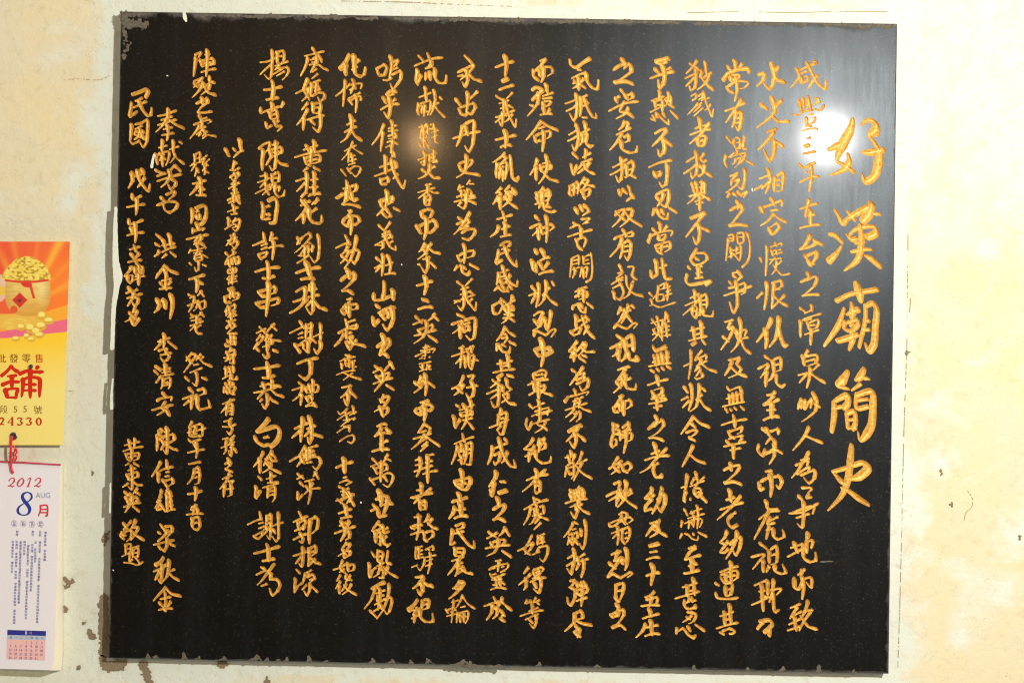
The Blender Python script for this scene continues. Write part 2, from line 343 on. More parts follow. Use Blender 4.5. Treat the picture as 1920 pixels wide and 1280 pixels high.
# ---------------------------------------------------------------- brush strokes
DATA = r"""
@1400 80 2.344
好 14/85 61:7 83 70:14 77 81:18 72 94:7 78 98:8 85 103:10/81 89:6 82 96:12 77 102:9 67 106:3/65 86:5 72 83:13 78 80:9/92 66:5 97 62:8 103 65:13 103 71:18 98 74:8 102 80:10 106 88:14 105 98:18 102 107:13 95 111:13 92 104:3/92 88:5 99 88:13 109 86:12
咸 6/40 21 42 27 39 32 35 36/41 23 47 20 55 17/48 16 52 24 57 33 63 37 63 30/57 26 53 31 49 37/53 15 56 16/43 25 48 23/44 28 44 32 48 31 49 27 45 28
豐 6/49 43 50 50:12 51 54/42 47 44 56/41 51 45 49/45 45 46 53/54 45 58 45 54 50/53 50 59 47/54 53 59 54 62 50/36 57 41 58 46 55 53 54/49 58 53 57/48 60 48 65 53 64 55 60 49 61/47 67 52 67/44 71 50 69 57 69
三 6/48 77 51 76/47 83:8 50 82/45 89 50 88 55 87
年 6/42 97 45 100 50 98 55 96/47 104 48 103/42 112 50 108 58 107/51 98 52 106 51 113 50 119
水 7/20 17 22 26 21 33 18 37 14 33/9 26 14 25 13 30 8 35/26 19 22 25 25 30 31 32
火 7/20 44 22 50 22 56 15 63 8 68/28 46 24 51 20 57/21 59 25 63 34 63/12 50 16 53
不 7/16 72 20 70 24 69/22 71 17 78 9 86/22 78 22 85 21 91 18 94 14 86/22 78 26 81 29 83
相 6/6 118 13 114/10 109 18 106/17 101 19 110 15 121/18 111 12 117/23 108 22 114 22 119/24 107 29 104 29 112 28 118 24 119/24 110 27 110/24 114 27 114
@1400 360 2.344
漢 13/66 34:6 71 35:11 76 40:9/76 43:4 72 49:8 66 55:13/71 15:8 74 20:10 77 25:11 82 20:5/81 16:7 86 22:9/80 22:6 88 17 97 12/100 10:14 98 17:18 93 23:14/100 17:8 107 18:5/82 35:5 87 30:7 95 28:7 102 28:9 103 33:14 97 36:13/80 34:5 84 38:10 88 37:8/91 27:10 92 36:13 91 47:13 88 55:10 78 63:3/87 41:6 94 40:6/84 48:6 92 46:8 100 46:5/95 51:6 100 54:13 106 59:12
廟 13/88 74:14 90 80:20 91 87:10/72 87:9 82 82:8 92 80:9 104 78:10/78 93:6 73 107:11 62 123:5/84 89:7 85 95:14 84 101:9/80 98:5 89 94:12/79 104:8 78 109:8 84 111:8 89 106:9 88 102:8 79 105:6/83 107:6 86 105:6/73 119:10 80 117 89 114:8/84 111:9 85 117:12 82 126:6/95 91:9 95 102:9 90 124:7/96 91:8 101 89:11 104 94:12 103 108:13 102 121:14 98 127:12 95 121:5/94 103:7 98 103:7/94 110:7 98 110:7
在 6/42 14 50 11 57 9/50 6 48 14 47 20/51 15 51 27/49 19 55 18/42 29 50 27 59 26
台 7/51 34 47 42 42 46/42 46 50 44 56 41/54 39 60 42/47 51 51 58/48 51 56 48 55 53 51 59/51 58 54 57
之 6/49 65 50 69 48 71/43 72 50 69 56 68 54 75 45 83/44 83 51 82 58 82
漳 6/43 93 46 95/43 103 43 109 43 116/52 91 52 95/46 97 53 94/43 104 47 101 60 97/46 103 52 101/49 105 50 110/49 105 57 102 56 108 50 110/49 107 55 106/46 114 58 110/52 110 51 122
容 6/20 6 22 10/13 16 12 13 20 10 28 7 28 11/19 15 25 14/22 17 17 23 11 27/22 18 27 22 32 24/18 29 20 33 22 33 26 28 24 25 18 29
懷 5/11 53 12 56/16 43 16 55 15 67/23 41 24 43/19 44 28 41 28 43/20 47 28 46/21 50 29 48/20 47 21 51/24 47 24 50/18 54 28 53/23 52 18 58/24 55 23 62 20 66/21 58 28 66 35 65/28 55 25 58
恨 6/8 85 13 80/16 72 16 82 14 94/20 73 27 71 28 75 22 79/21 78 27 77/22 73 21 84 20 93/20 93 25 88 31 82/22 83 27 88 33 91
仇 7/20 101 17 108 8 120/15 110 16 118 15 125/26 100 25 109 23 117 18 124/25 105 27 115 30 122 33 122
@1400 640 2.344
簡 11/81 24:8 77 31:16 73 35:10 82 38:5/94 22:9 91 28:14 87 31:5/94 29 98 30:5/91 34:8 84 39:4/70 49:10 70 59:12 68 72:8/70 48:7 80 43:12 81 49:12 78 53:12/71 53:7 77 52:7/88 42:8 88 53:9 97 52:9/88 43:9 100 40:12 101 52:14 100 66:15 96 74:15 91 79:7 89 72:4/89 47:7 97 46:7/80 58:9 81 69:8/80 58:8 86 56:10 87 65:10 85 70:9/81 63:6 86 62:6/82 69:6 87 69:8
史 13/84 83:9 83 95:14 81 110:13 76 123:9 65 135:3/69 104:5 75 111:13 80 114:10/69 104:7 80 101:8 92 97:10 97 101:16 90 108:14 82 110:5/76 117:6 81 119:10 89 125:14 97 130:9
泉 6/49 7 46 12/45 12 46 19/46 12 56 11 55 17 47 20/47 16 55 14/51 21 50 30 48 37/41 27 49 25/48 26 42 33/58 18 53 23/50 24 56 29 63 33
州 6/44 46 42 50 41 54/43 53 47 47 46 53/46 54 52 46 51 53/53 41 56 48 55 55 50 60 44 64/55 50 58 52
人 6/50 68 46 76 37 87/47 75 53 78 61 81
為 6/50 88 46 95 41 103 36 109/43 95 50 93/39 99 49 95 48 99/40 106 50 100 49 104/43 107 54 103 54 109 50 113 46 109
視 6/15 12 18 14/9 22 17 18 16 22 11 29/16 23 15 36/21 16 22 25/21 15 27 13 27 22 23 24/22 19 26 18/22 25 19 30 14 33/24 26 24 33 28 36 31 34
至 7/16 43 21 42 23 40/22 43 17 48 13 50/13 51 20 49 26 46/20 49 20 61/16 55 23 54/13 63 20 60 26 60
深 6/13 70 15 72/10 82 9 87 13 91 15 86/16 70 18 75/19 72 25 70 25 74/20 76 15 82/22 79 23 82/15 90 20 88 16 88/22 82 22 91 18 98/13 91 24 84/23 86 28 89
而 7/15 104 20 103/20 105 17 109/10 113 11 118 14 117/11 112 17 109 26 108 28 112 26 117 24 115/19 107 20 116 19 124
爭 6/44 117 52 117 49 121/42 124 44 126/50 121 48 125 52 124
@1400 920 2.8116
爭 6/30 15 39 11 45 10 44 15/28 15 37 14 48 8/38 7 38 17 37 24 34 22/33 18 42 15
地 6/32 35 34 41/29 38 38 35/27 44 38 38/38 36 38 44 42 47 46 46 46 41/41 28 40 35 40 41/39 34 44 33 43 38
而 6/34 56 39 52/37 53 36 57/32 58 32 64 35 65 38 59 43 58 43 64 40 61/37 57 38 64 37 72
致 6/29 78 36 75/34 77 30 83 29 85/29 84 37 80/32 84 33 93/28 89 36 85/27 93 36 90/41 73 39 80 36 85/38 80 44 79/43 80 38 87 35 93/36 83 41 90 47 92
虎 6/13 7 14 12/8 19 15 14 22 13/15 13 11 21 5 32/15 12 21 12/15 20 21 17/16 17 14 22 19 21/15 23 13 32/13 26 18 25/18 25 18 30 21 32 25 30 24 26
視 6/9 35 13 38/3 44 12 42 9 46 4 52/11 46 11 54/15 40 15 48/16 39 20 37 20 47 16 49/16 43 19 42/15 50 13 54/19 49 19 53 23 55 26 54 24 49
眈 6/5 63 14 59/10 62 11 80/14 60 14 69/8 67 12 66/9 71 13 70/3 76 10 73 15 70/16 66 23 65 20 69/18 59 17 68 15 74/18 68 18 76 19 80 22 79
々 7/7 92 11 87/9 87 15 86 17 89 12 94 16 92:4 15 96
@1190 80 2.344
常 6/80 15 81 22/75 20 77 23/86 17 83 21/74 25 71 30:8/74 25 82 22 91 21:8 91 24/77 27 77 30 82 29 84 26 78 26/77 30 83 28/76 34 74 36 76 39 79 40/75 35 82 31 91 32 88 36 84 37/81 28 82 38 80 47
有 6/72 55 80 52 89 48/86 45 80 54 73 64/81 54 80 62 78 68/81 57 85 56 85 64 83 70 81 67/81 61 84 60/80 64 84 64
激 5/74 76 77 80/73 90 72 95 74 100/75 92 80 88/80 77 79 80 81 84 84 84 84 77 81 76/81 80 84 80/88 75 87 82 88 85/90 85 87 85 86 81/76 92 81 90 89 88/82 86 82 90/81 93 80 96 77 98/80 94 85 92 83 97 80 100/89 89 86 95 82 98/84 89 90 95 96 98
烈 6/76 107 83 104/82 105 78 110 77 114/80 111 84 109 81 114 73 120/88 101 88 110 86 117 83 115/76 120 74 124/79 121 81 122/83 120 85 122/85 122 90 119 87 124
殺 6/50 14 47 19 41 25/44 17 48 19 52 22/40 29 46 26 51 24/49 21 49 31 48 36 45 38 44 35/48 28 41 35/56 15 57 21 58 25 62 24/54 23 52 28/54 29 60 25 57 32 50 38/53 27 57 33 63 38
戮 5/45 43 49 41 49 44 46 47/51 43 54 41 54 46 52 47/46 46 49 45/51 46 54 44/51 48 47 53 42 58/49 51 54 48/53 50 47 56/55 52 46 60/55 39 57 47 60 55 62 59 63 53/55 46 60 44/61 49 58 53 54 55
者 6/52 61 53 70/48 69 53 67 59 66/44 74 52 71 61 69/60 64 54 72 44 81/51 76 51 82 55 82 57 75 52 75/52 79 55 78
教 6/41 96 47 92 51 91/49 87 50 98 49 105 46 108 45 104/39 105 45 101 50 97/56 88 53 93 55 95 58 94/52 100 56 98 54 103/51 107 55 104 57 98/52 98 57 104 62 107
舉 5/46 113 48 121/49 112 51 122/52 112 54 111 53 121/56 112 56 121/46 117 50 115/52 116 56 116/43 123 50 121 57 119/50 121 46 126 42 129/54 121 60 126
乎 7/17 15 22 14 27 13:9/26 15 22 17 17 16/17 22 19 24/29 20 25 22/12 29 20 26 32 23/22 18 24 26 23 33 20 36 19 30
熱 6/20 39 20 46/13 47 20 44 24 43/16 47 17 53/17 47 22 46 22 55/18 50 21 50/12 56 20 52 25 50/27 40 27 47 23 52/24 45 29 43 29 50 32 52/25 46 28 50/15 59 16 62 13 61/18 60 18 57 23 62 27 65 27 61/23 57 24 59/29 55 34 60:8
不 7/16 73 21 70 26 69/26 70 20 77 14 83/23 77 24 84 23 88 20 90 19 86/24 78 29 82
可 6/11 100 20 96 30 94/26 97 26 106 25 113 22 115 20 112/16 104 17 107 20 106 21 103 17 104
忍 6/17 122 22 119 27 118 27 126 25 131 22 130/23 120 22 125 18 131/18 124 20 127
@1190 360 2.344
舉 5/44 4 50 1/52 1 56 4 61 6/48 8 56 4/52 3 52 15/49 10 55 8
忍 6/16 14 14 19/18 14 20 19 23 21 26 21 27 17/22 15 23 17/28 13 33 16:7
之 6/82 8 84 11 82 14/76 15 81 12 85 10 86 14 82 20 76 27/76 27 82 26 90 27:6
鬪 5/75 37 74 46 73 55/75 35 79 34 79 39/75 37 78 37/75 39 79 39/82 34 83 41 87 40/82 33 87 33 87 40/83 36 87 36/90 33:7 92 40 92 50 90 56 86 60:4/77 45 77 50/82 44 81 48/77 47 83 46/75 52 82 49 85 48/78 48 77 53/85 43 85 50 84 55/80 50 83 54
爭 6/78 65 83 64 84 66/79 67 81 68/86 67 82 71/76 72 77 73/75 77 82 75 88 73 88 80 85 82/71 83 80 80 94 75/82 80 87 79/81 71 82 82 82 91 79 96 76 88
殃 6/72 104 79 102/77 104 74 109/75 110 79 108 76 116 69 126/71 116 75 119/82 111 82 117/80 113 89 110 88 115/82 118 91 116/84 101 85 112 82 122 77 128/85 118 88 125 93 129
不 6/45 21 50 19 56 17:8/55 18 48 27 41 36/51 25 52 33 51 39 49 41 47 36/52 28 59 31:8
皇 6/50 45 47 50 45 54 48 58 54 57 58 53 56 49 50 49/49 53 51 54/43 60 44 61/49 61 54 59/51 60 51 69/49 65 54 64/48 69 55 68/42 66 41 71 44 74 52 73 61 71 57 74:7
覩 6/44 85 52 81/48 79 48 86/40 91 47 88 52 86/54 82 48 90 38 99/47 91 46 97 49 100 50 92 48 91/47 95 49 95/52 84 53 93/53 84 57 82 58 90 57 93/53 87 57 86/53 90 57 90/53 93 52 98 48 99/55 93 55 98 58 99 62 99 63 95
其 6/44 111 51 109 56 108/47 109 48 118/53 104 54 117/48 114 53 113/43 119 50 117 58 115/49 120 46 122:7/54 118 56 121:7
當 6/20 25 21 32/15 30 18 33/26 27 23 31/13 34 11 40:7/13 35 21 32 30 31 29 35/20 35 19 38 23 38 25 34 20 35/17 44 19 48 22 49/16 43 22 41 28 40 28 45 24 48/22 42 21 47/19 45 27 43
此 6/17 55 18 66/22 53 23 62 25 69 30 69/20 61 26 58/13 63 14 68 18 66
避 5/20 75 24 73 23 77 19 78/19 75 18 81 14 86/18 82 18 87 23 86 23 82 19 82/26 73 27 77/24 77 29 75/25 80 29 78/24 83 30 81/27 78 26 87/12 81 14 83/13 86 14 90 11 91/13 89 20 92 27 90 33 88
難 5/14 102 17 106/18 100 20 109/13 105 23 102/15 110 17 113 21 111 20 107 15 110/14 114 22 111/19 108 19 113 14 119/19 113 21 116/25 96 24 104/23 102 22 110 22 119/26 98 27 103/24 105 28 103/24 108 28 107/25 105 26 116/23 112 28 110/23 115 29 114
無 6/15 124 17 127 21 125 25 123
@1190 640 2.344
及 6/75 15 80 14 84 13 82 18 85 22 82 26 75 29/78 15 76 21 72 27/76 19 82 25 90 28
無 6/74 36 76 39 81 37 85 36/73 46 80 43 87 41/76 43 76 50/79 42 79 50/82 41 82 49/85 38 86 48/70 52 78 50 88 48/73 54 74 56/77 54 77 55/80 53 81 54/85 52 87 54:7
辜 6/79 59:6 80 63:9 80 68/69 67 78 64 90 62/75 72 77 76 80 77/75 72 82 70 86 68 85 72 82 74/75 78 82 76 87 75/74 80 76 82/86 77 83 81/71 84 80 82 89 80/76 87 85 85/79 83:9 79 93
之 6/77 98 77 103/71 103 77 100 84 99 81 105 72 113/72 113 79 112 85 114:7
老 6/76 119 77 128/73 127 80 124/85 123 78 130
慘 6/45 7 45 18 43 30/39 20 45 17/54 7 49 13 48 15/48 15 57 11 57 14/51 13 54 17/49 20 58 15/54 14 48 24/54 18 59 22 65 24:7/52 20 48 24/53 22 49 28/54 25 54 28 50 30 48 29
狀 6/40 37 42 40/45 34 46 45 43 55/37 47 43 44/44 47 38 53/55 38 56 39/49 47 54 42/52 34 51 45 49 52 44 56/52 46 56 52 61 55
令 6/47 60 43 66 37 74/47 60 52 65 59 68:8/46 66 48 68/41 73 46 71 50 71 48 74 44 77/44 77 48 79
人 6/47 83 43 91 38 100/44 90 50 95 56 97:7
憤 6/42 107:9 41 116 40 128/37 117 42 115/49 105 50 111/45 114 48 109/56 108 50 113/44 116 56 111/51 112 48 117/48 118 48 122 51 124 53 118 48 117/49 121 52 120/45 125 44 126/54 124 57 128
無 6/14 17 20 13 28 12/16 12 17 19/19 11 20 18/22 10 23 18/26 8 26 17/11 20 20 18 29 17/13 23 15 24:7/18 22 19 23/22 21 23 22/26 20 28 21:8
無 6/15 4 17 7 21 6 25 4:8
辜 6/18 28 19 35/10 35 19 32 27 30/14 40 16 43 19 43 22 40 22 37 15 39/13 46 20 45 25 45/15 44 17 46/23 42 21 47/11 50 20 48 26 46/15 53 22 51/18 44 18 55
之 6/17 60 18 64 16 68/17 64 12 69 11 70 16 67 22 63 23 67 18 73 11 77/11 77 17 77 23 79
老 6/16 82 18 91/13 90 20 87/8 95 17 92 28 91/26 85 18 93 11 101 4 105/19 97 16 99/16 98 15 103 17 108 21 108 22 106
幼 6/14 117 13 121 8 125/8 125 12 125 16 122/22 117 20 124
@1190 920 2.344
老 6/73 7 80 5/68 15 77 12 87 9/85 4 77 13 66 23/78 19 75 22 75 26 78 29:7 82 27/81 17 76 20
幼 6/74 32 72 37 68 41/68 41 72 42 75 40/75 40 68 49/68 49 72 49 75 46/82 32 81 39 77 48 73 54/76 43 80 39 85 37 84 45 81 51 79 48
遭 6/77 57 77 72/68 65 75 62 83 60/69 69 72 73 78 72/69 67 77 64 82 64 82 69 78 72/73 66 73 72/71 69 81 67/73 76 73 83 77 82 78 74 73 74/74 79 77 78/65 74 67 75/65 81 66 85 70 86 78 86 83 85
其 6/68 100 75 98 79 96/72 97 72 107/76 91 77 106/72 103 77 102/65 110 74 107 83 105/68 113 71 114/70 112 76 110 80 112 78 114 76 114
憤 6/41 0 39 8/54 5 57 8/44 7 45 7/48 0 50 4 54 1
懣 5/40 15 42 19/44 18 48 17/46 17 47 20/50 12 51 20/47 16 54 14/42 22 49 20 56 18/38 24 37 29/40 26 44 24/44 24 43 30/44 24 49 22 54 23 52 29/48 20 47 29/51 21 50 30/46 25 47 28/38 34 36 38/40 34 43 35 46 38 50 39 51 36/47 34 47 35/51 33 57 36:7
至 7/43 46 49 44/49 45 44 49 40 55/40 55 46 53 53 51/46 55 46 65/43 60 50 58/39 66 45 65 52 63
甚 6/38 77 45 75 50 73/42 76 42 84/47 70 48 83/43 80 48 79/32 86 42 83 52 80/44 85 43 88 40 90/40 87 40 92 43 94 48 93 49 91/46 85 46 88 49 87
忍 6/42 97 46 97 49 99 47 104 43 106/46 99 43 102 38 105/42 101 44 102/34 110 33 114/35 112 39 110 43 115 47 117 49 115/43 109 44 111/49 107 55 111:8
幼 7/14 0 8 6/8 6 14 6/14 6 9 12 8 16/8 16 14 14/22 0 19 9 14 18/18 7 24 3 24 10 21 16 19 13
及 6/12 26 19 24/16 26 9 36/15 29 20 23 18 28 20 32/20 30 17 34 12 37/14 30 20 33 26 36
三 6/12 44 19 42:8/12 49 18 48/9 55 15 53 20 53
十 7/14 59 15 64 14 70 13 75/9 68 14 66 20 65
五 6/8 85 13 83 16 80/14 84 12 92/9 87 18 85 17 91/5 92 13 91 20 91
庄 6/12 95 13 100/6 102 12 100 20 98/9 106 6 112 1 117/13 104 14 115/9 109 19 107/8 116 14 114 20 114
@970 80 2.344
之 7/84 14 87 18 85 21/77 22 83 18 90 18 91 23 85 28 78 32/78 32 86 31 92 33:8
安 6/83 38 86 42 88 45/82 43 79 45 80 48/86 43 92 41 92 44 88 46/73 55 85 49 97 47/86 47 82 55 88 56 93 60/89 52 86 57 79 61
危 6/86 63 84 67 81 70/85 64 89 64 87 69/79 74 85 71 91 68/84 72 80 79 74 86/85 76 89 74 89 78 86 80/83 78 84 85 90 88 95 87 96 83
担 6/83 92 84 101 83 109 81 111 79 107/76 100 82 97 88 93/74 106 80 103 87 98/87 98 88 107/88 97 92 95 93 99 91 106/88 102 92 101/86 108 90 106 95 108
以 6/82 119 82 122/85 118 87 120/89 115 91 121 93 124/92 123 87 127
氣 6/42 14 43 18 47 20 53 16 58 13:8/48 22 51 22/43 29 49 26 55 24/55 24 56 31 60 36 64 37 65 30/44 33 53 30/46 31 48 33/49 28 49 38/49 34 44 37/50 33 54 36/53 29 51 32
抵 6/47 41 48 50 47 59 45 62 42 57/38 49 44 47 50 44/39 55 45 52 49 48/56 42 51 44/51 44 51 52 50 59/51 52 57 48/54 45 56 52 60 59 63 60 63 57/52 60 56 60
抗 6/47 65 49 74 48 82 46 86 44 82/41 74 48 70/40 79 46 76 51 72/54 64 55 71/50 74 54 71 58 69/52 73 52 79 49 83/53 74 56 73 55 80 58 83 61 82
浸 6/45 89 48 92/43 97 45 105 48 98/55 86 54 93/52 92 56 90 59 88/51 96 60 93/52 97 49 101/53 98 59 96/54 97 55 101 58 95/53 101 48 105/54 99 57 103 62 105
略 6/42 115 42 121 44 122/42 115 48 112 49 116 48 121/46 114 45 122/43 118 49 116/54 108 50 114/53 110 57 110 52 118/52 112 57 114 62 115/52 119 54 125/52 119 58 117 57 122 54 124
而 6/18 15 20 14 23 13/23 13 19 18 14 22/13 22 13 27 17 30/13 23 20 20 27 20 28 24 24 27/18 23 18 27/21 20 21 27 19 32
殪 6/12 38 15 36 20 38:9 16 42 12 46/17 40 16 49 8 59/10 50 13 51/23 34 24 40/20 43 29 40/20 45 28 44/21 48 21 51 25 50 27 47 22 47/21 53 22 57/26 53 24 57/18 58 23 57 28 57
命 6/19 63 14 70 7 78/19 63 25 67 32 70:7/17 69 22 67/14 75 15 79 19 78/14 75 20 72 26 71 26 75 23 77/21 71 21 79 20 87
使 6/16 93 14 100 10 106/15 99 15 110/23 90 24 98 22 106 17 113/20 97 26 95/19 99 19 103/19 100 27 98 26 101 19 104/21 104 26 109 33 111
鬼 6/21 116 19 119/16 121 17 127/17 120 25 118 26 122 24 128/20 119 20 127/17 124 25 122
@970 360 2.344
双 6/78 19 82 15 86 14 84 19 81 23 76 28/79 16 83 20 86 22/87 14 92 14 91 19 87 24 82 28/87 17 91 22 99 27:7
肩 6/85 31 87 34/77 38 80 36 92 32 92 35 86 36/84 36 81 44 74 52/84 41 84 47 82 53/85 41 89 39 91 42 90 50 88 54 86 51/85 44 89 43/85 48 89 47
毅 6/82 59 84 64/80 65 85 64/84 65 79 69/79 70 85 68/75 74 80 71 85 70/76 77 82 74/82 72 85 80 82 86 78 83/77 80 78 86/88 60 93 60 92 67 96 70/93 71 90 75/87 67 88 75 93 81 100 83:7/92 73 89 82 83 86
然 6/83 92 80 98/82 95 86 94 83 101 79 106/89 90 87 98 83 105/85 97 91 94/88 99 91 103/92 91 93 92/77 109 80 106 84 108 88 109 93 105 96 105 93 109
視 7/80 115 83 117:9/74 125 80 122 84 120/86 119 87 127/87 117 92 115 93 127/87 123 92 122
以 6/47 14 48 17/51 12 52 15/54 11 57 15 52 19
苦 6/42 29 48 26/45 25 50 27/51 22 58 21 52 26/57 24 54 25/40 36 49 33 60 30/51 29 51 37/47 38 49 44 52 46/47 39 52 36 55 38 53 44
鬪 5/44 53 43 60 42 68/44 53 49 51 49 58/44 55 48 54/44 58 48 57/53 52 53 58/53 52 58 50/54 55 57 54/53 58 58 57/59 49 60 60 59 69 55 72:4/46 61 46 66/44 62 50 60/47 62 44 69/52 60 50 68/53 62 53 69/52 62 56 60 55 68/52 65 56 64
惡 6/46 80 51 77 56 76/50 78 49 84/46 84 51 81 56 80 55 84 49 86/53 78 53 88/44 94 45 91 50 89/49 90 51 95 54 96 55 92/51 90 52 92/56 89 60 92:7
战 6/47 99 47 109/47 104 51 102/43 112 48 109 51 108 49 113 44 114/43 112 45 114/52 99 54 106 57 112 62 117/51 107 56 103/57 107 54 112 53 114/55 100 57 102
終 6/48 119 44 124 41 127/53 121 47 128/53 121 55 122 52 127
鬼 6/20 3 19 7/16 5 18 10/17 4 26 0 25 5 21 8/14 10 20 8/20 8 17 13/21 8 22 14 27 16 31 15/25 9 23 12 27 12
神 6/15 20 17 22/10 29 16 26 19 26 16 31 12 35/17 30 17 38/23 19 24 29 23 40/19 29 20 33 24 32/20 29 27 26 29 28 26 31
泣 7/15 47 15 49/12 55 13 62 15 63 15 57/20 47 22 52/18 55 22 53 26 52/18 57 20 61/25 56 21 62/17 66 22 64 29 63
狀 6/12 76 15 80/17 73 17 83 15 92/9 83 14 81 18 79/15 82 11 89/23 71 23 79 21 86 17 91/20 83 26 76/23 82 27 87 32 90/28 72 29 74:7
烈 6/13 99 17 96 21 96/21 96 18 101 16 104/16 105 20 101 18 107 12 111/14 103 16 106/22 101 23 107/27 95 26 103 24 110 22 107/13 115 15 111 20 113 23 114 28 110 31 110 27 116
中 7/19 118 20 127/14 127 20 125 27 124
@970 640 2.344
視 7/74 6 80 3 84 2/83 3 79 10 76 12/81 6 81 15/86 0 87 8/93 0 92 7/87 4 92 3/88 8 86 13 83 16/89 8 90 14 96 15/96 13 96 15
死 6/80 23 85 21 90 20/87 21 83 27 79 32/79 32 84 29 83 35 77 41/80 33 82 36/91 29 88 31/87 26 86 32 88 37 94 38 95 34
而 6/81 44 85 43/84 43 80 49 77 53/77 53 78 56 81 56/77 53 83 49 90 47 91 51 87 54/82 50 82 55/85 48 85 59
歸 6/77 66 77 74/77 66 81 67 78 70/78 70 82 71 80 74 77 74 75 81 76 84 79 82 79 78 75 80/84 69 89 65 89 68 85 72/84 72 91 70/83 73 82 79/83 75 91 73 91 78 88 80/87 71 87 80 85 89/83 77 87 76
如 6/81 92 77 99 82 104/83 97 79 103 75 106/73 102 79 98 84 95/84 99 85 103 88 104/84 99 89 97 91 100 88 104
秋 6/77 114 82 112 81 117/71 124 77 121 83 118/82 117 81 127/87 112 87 122/83 121 84 124/91 118 88 121
終 6/48 0 44 5 41 8/41 8 45 8 47 5/47 5 42 13/42 13 48 11/46 8 45 16/53 1 48 7/52 3 55 1 53 7 49 11/51 4 55 8 62 8/52 11 55 12/50 13 54 16
為 6/53 20 48 27 42 35/44 23 46 24/47 27 54 25 51 29/47 31 54 28 52 32/47 34 54 31 57 30 56 36 52 39 50 36
寡 6/46 39 47 43/41 44 38 48:7/42 44 50 42 57 40 55 43/44 48 53 44/47 46 45 53/46 46 50 46 49 53/46 49 50 49/38 55 47 52 56 49/46 53 43 57 38 61/49 51 53 54 59 56/45 58 50 56 50 61 47 64/48 56 46 60 42 64
不 6/41 72 46 69 51 67:8/49 69 44 75 39 80/46 73 47 79 45 84 42 80/48 74 52 77 54 79
敵 6/43 88 43 92/38 93 43 91 47 90/41 92 42 97/46 91 44 96/40 100 38 108/40 99 45 97 45 107 43 110/41 101 44 100/41 103 42 106 44 105/52 88 50 94 47 98/48 98 52 96 56 94/52 96 49 103 45 111/47 99 52 105 59 109:7
衆 6/50 116 46 121/43 123 44 127/43 122 52 118 53 126/46 120 47 127/50 119 50 126
中 7/20 0 21 10 19 20/14 7 17 11 19 11/14 7 20 5 28 7:7 24 10 21 11
最 6/13 26 14 30 22 29/13 26 19 23 23 24 22 29/15 27 21 26/8 35 15 32 25 30/13 33 14 40/17 32 17 46/13 37 17 36/9 43 14 40 17 38/18 36 22 35 21 39 18 42/18 38 22 41 28 43
凄 6/10 51 12 53/8 61 7 66 9 70 12 64/17 47 18 55/13 53 19 50 22 49/11 60 18 57 28 55/14 56 25 53 24 59/15 59 25 57/18 52 18 64/19 60 16 66 21 68 24 71/12 66 18 64 26 62/23 63 20 69 14 73
絕 6/13 77 10 82 5 86/5 86 11 86 14 83/14 83 10 89 6 92/6 92 13 89/10 89 9 96/18 78 16 83/17 80 22 77 20 82/17 84 22 81 22 85 17 87/19 80 17 88/15 87 15 93 20 97 26 96 27 92
者 6/15 103 16 109/11 109 16 107 22 104/7 111 15 108 25 106/23 102 17 107 11 114 4 120/15 111 14 117/15 112 18 112 18 119 15 121 14 118/15 115 17 115
廖 5/13 125 18 127/20 127 24 126
@970 920 2.344
秋 6/71 4 77 1 82 0/80 4 73 8/81 0 80 6 79 12/82 3 84 6/92 1 88 4/86 0 86 6 80 13/85 5 89 9 95 13:7
霜 6/81 19 84 17 88 18/84 19 82 24 77 28 74 28 74 26 78 24 84 22 90 21 92 23 88 26 87 25/83 22 86 26/88 18 86 24/75 34 80 32 85 30/80 28 81 35 80 43/80 34 76 38/84 31 84 39 86 42/84 31 89 29 90 34 88 40 86 42/86 34 88 33/86 38 88 37
烈 7/75 51 79 49 83 48/81 48 78 54/77 56 82 54 79 59 72 68/74 58 78 61/84 54 84 58/87 46 88 54 87 61 86 63/72 69 76 66 80 68 83 69 90 65 92 66 88 69
日 6/79 75 79 86 82 88/79 75 85 74 84 82 82 87/80 80 84 79
之 6/80 91 82 96/81 94 80 99 76 100 75 99 80 96 85 95 85 99 81 105 76 109/76 109 82 107 86 110:7
衆 6/43 0 43 4/53 0 53 5/48 0 48 4/38 10 47 7 56 6/50 7 48 10 42 13/47 12 48 16 46 21 43 17/49 11 46 15/52 10 49 12/49 12 53 16 58 18
劍 6/45 25 42 31 37 37/46 25 48 26/44 31 47 30/41 35 44 34 44 38 41 37/45 34 48 33 48 37 45 38/42 38 40 43/43 40 44 43/47 38 44 43/47 40 48 42/51 31 51 36/54 23 55 32 54 42 52 46 50 42
折 6/45 46 46 54 44 62 43 66 40 62/40 54 45 51/39 60 44 57 49 54/54 50 48 54/48 53 49 58 47 63/50 56 57 54/53 55 53 62 51 69
彈 6/42 72 46 71 44 75 41 77/42 77 46 79 46 85 43 91 41 90 40 85/48 73 48 76 50 75 48 73/52 73 52 76 55 75 53 72/48 78 48 82 51 83/48 79 56 77 55 81 51 83/52 78 52 85 51 92/47 88 52 86 56 85
盡 6/46 98 51 96 52 101 46 103/46 98 45 105 38 112/48 104 53 106 59 107:7/47 108 49 110/45 113 50 110 49 115 48 117/47 114 50 116
廖 6/13 6 15 11:9/5 15 14 10 25 7/11 12 9 20 5 27/14 15 14 19/14 14 16 14 16 18/18 13 21 12 21 18/12 20 20 18/16 18 12 25 9 27/17 19 20 21 25 23/17 22 14 26/19 25 13 31/17 21 20 21
媽 6/12 35 9 41 6 47 11 51/13 41 10 47 5 51/0 48 6 45 13 41/17 36 16 43/17 36 22 34/17 39 21 38/17 42 22 40/20 36 20 42/17 45 24 44 24 50 21 56 18 54/12 51 16 49 18 48/17 46 15 49
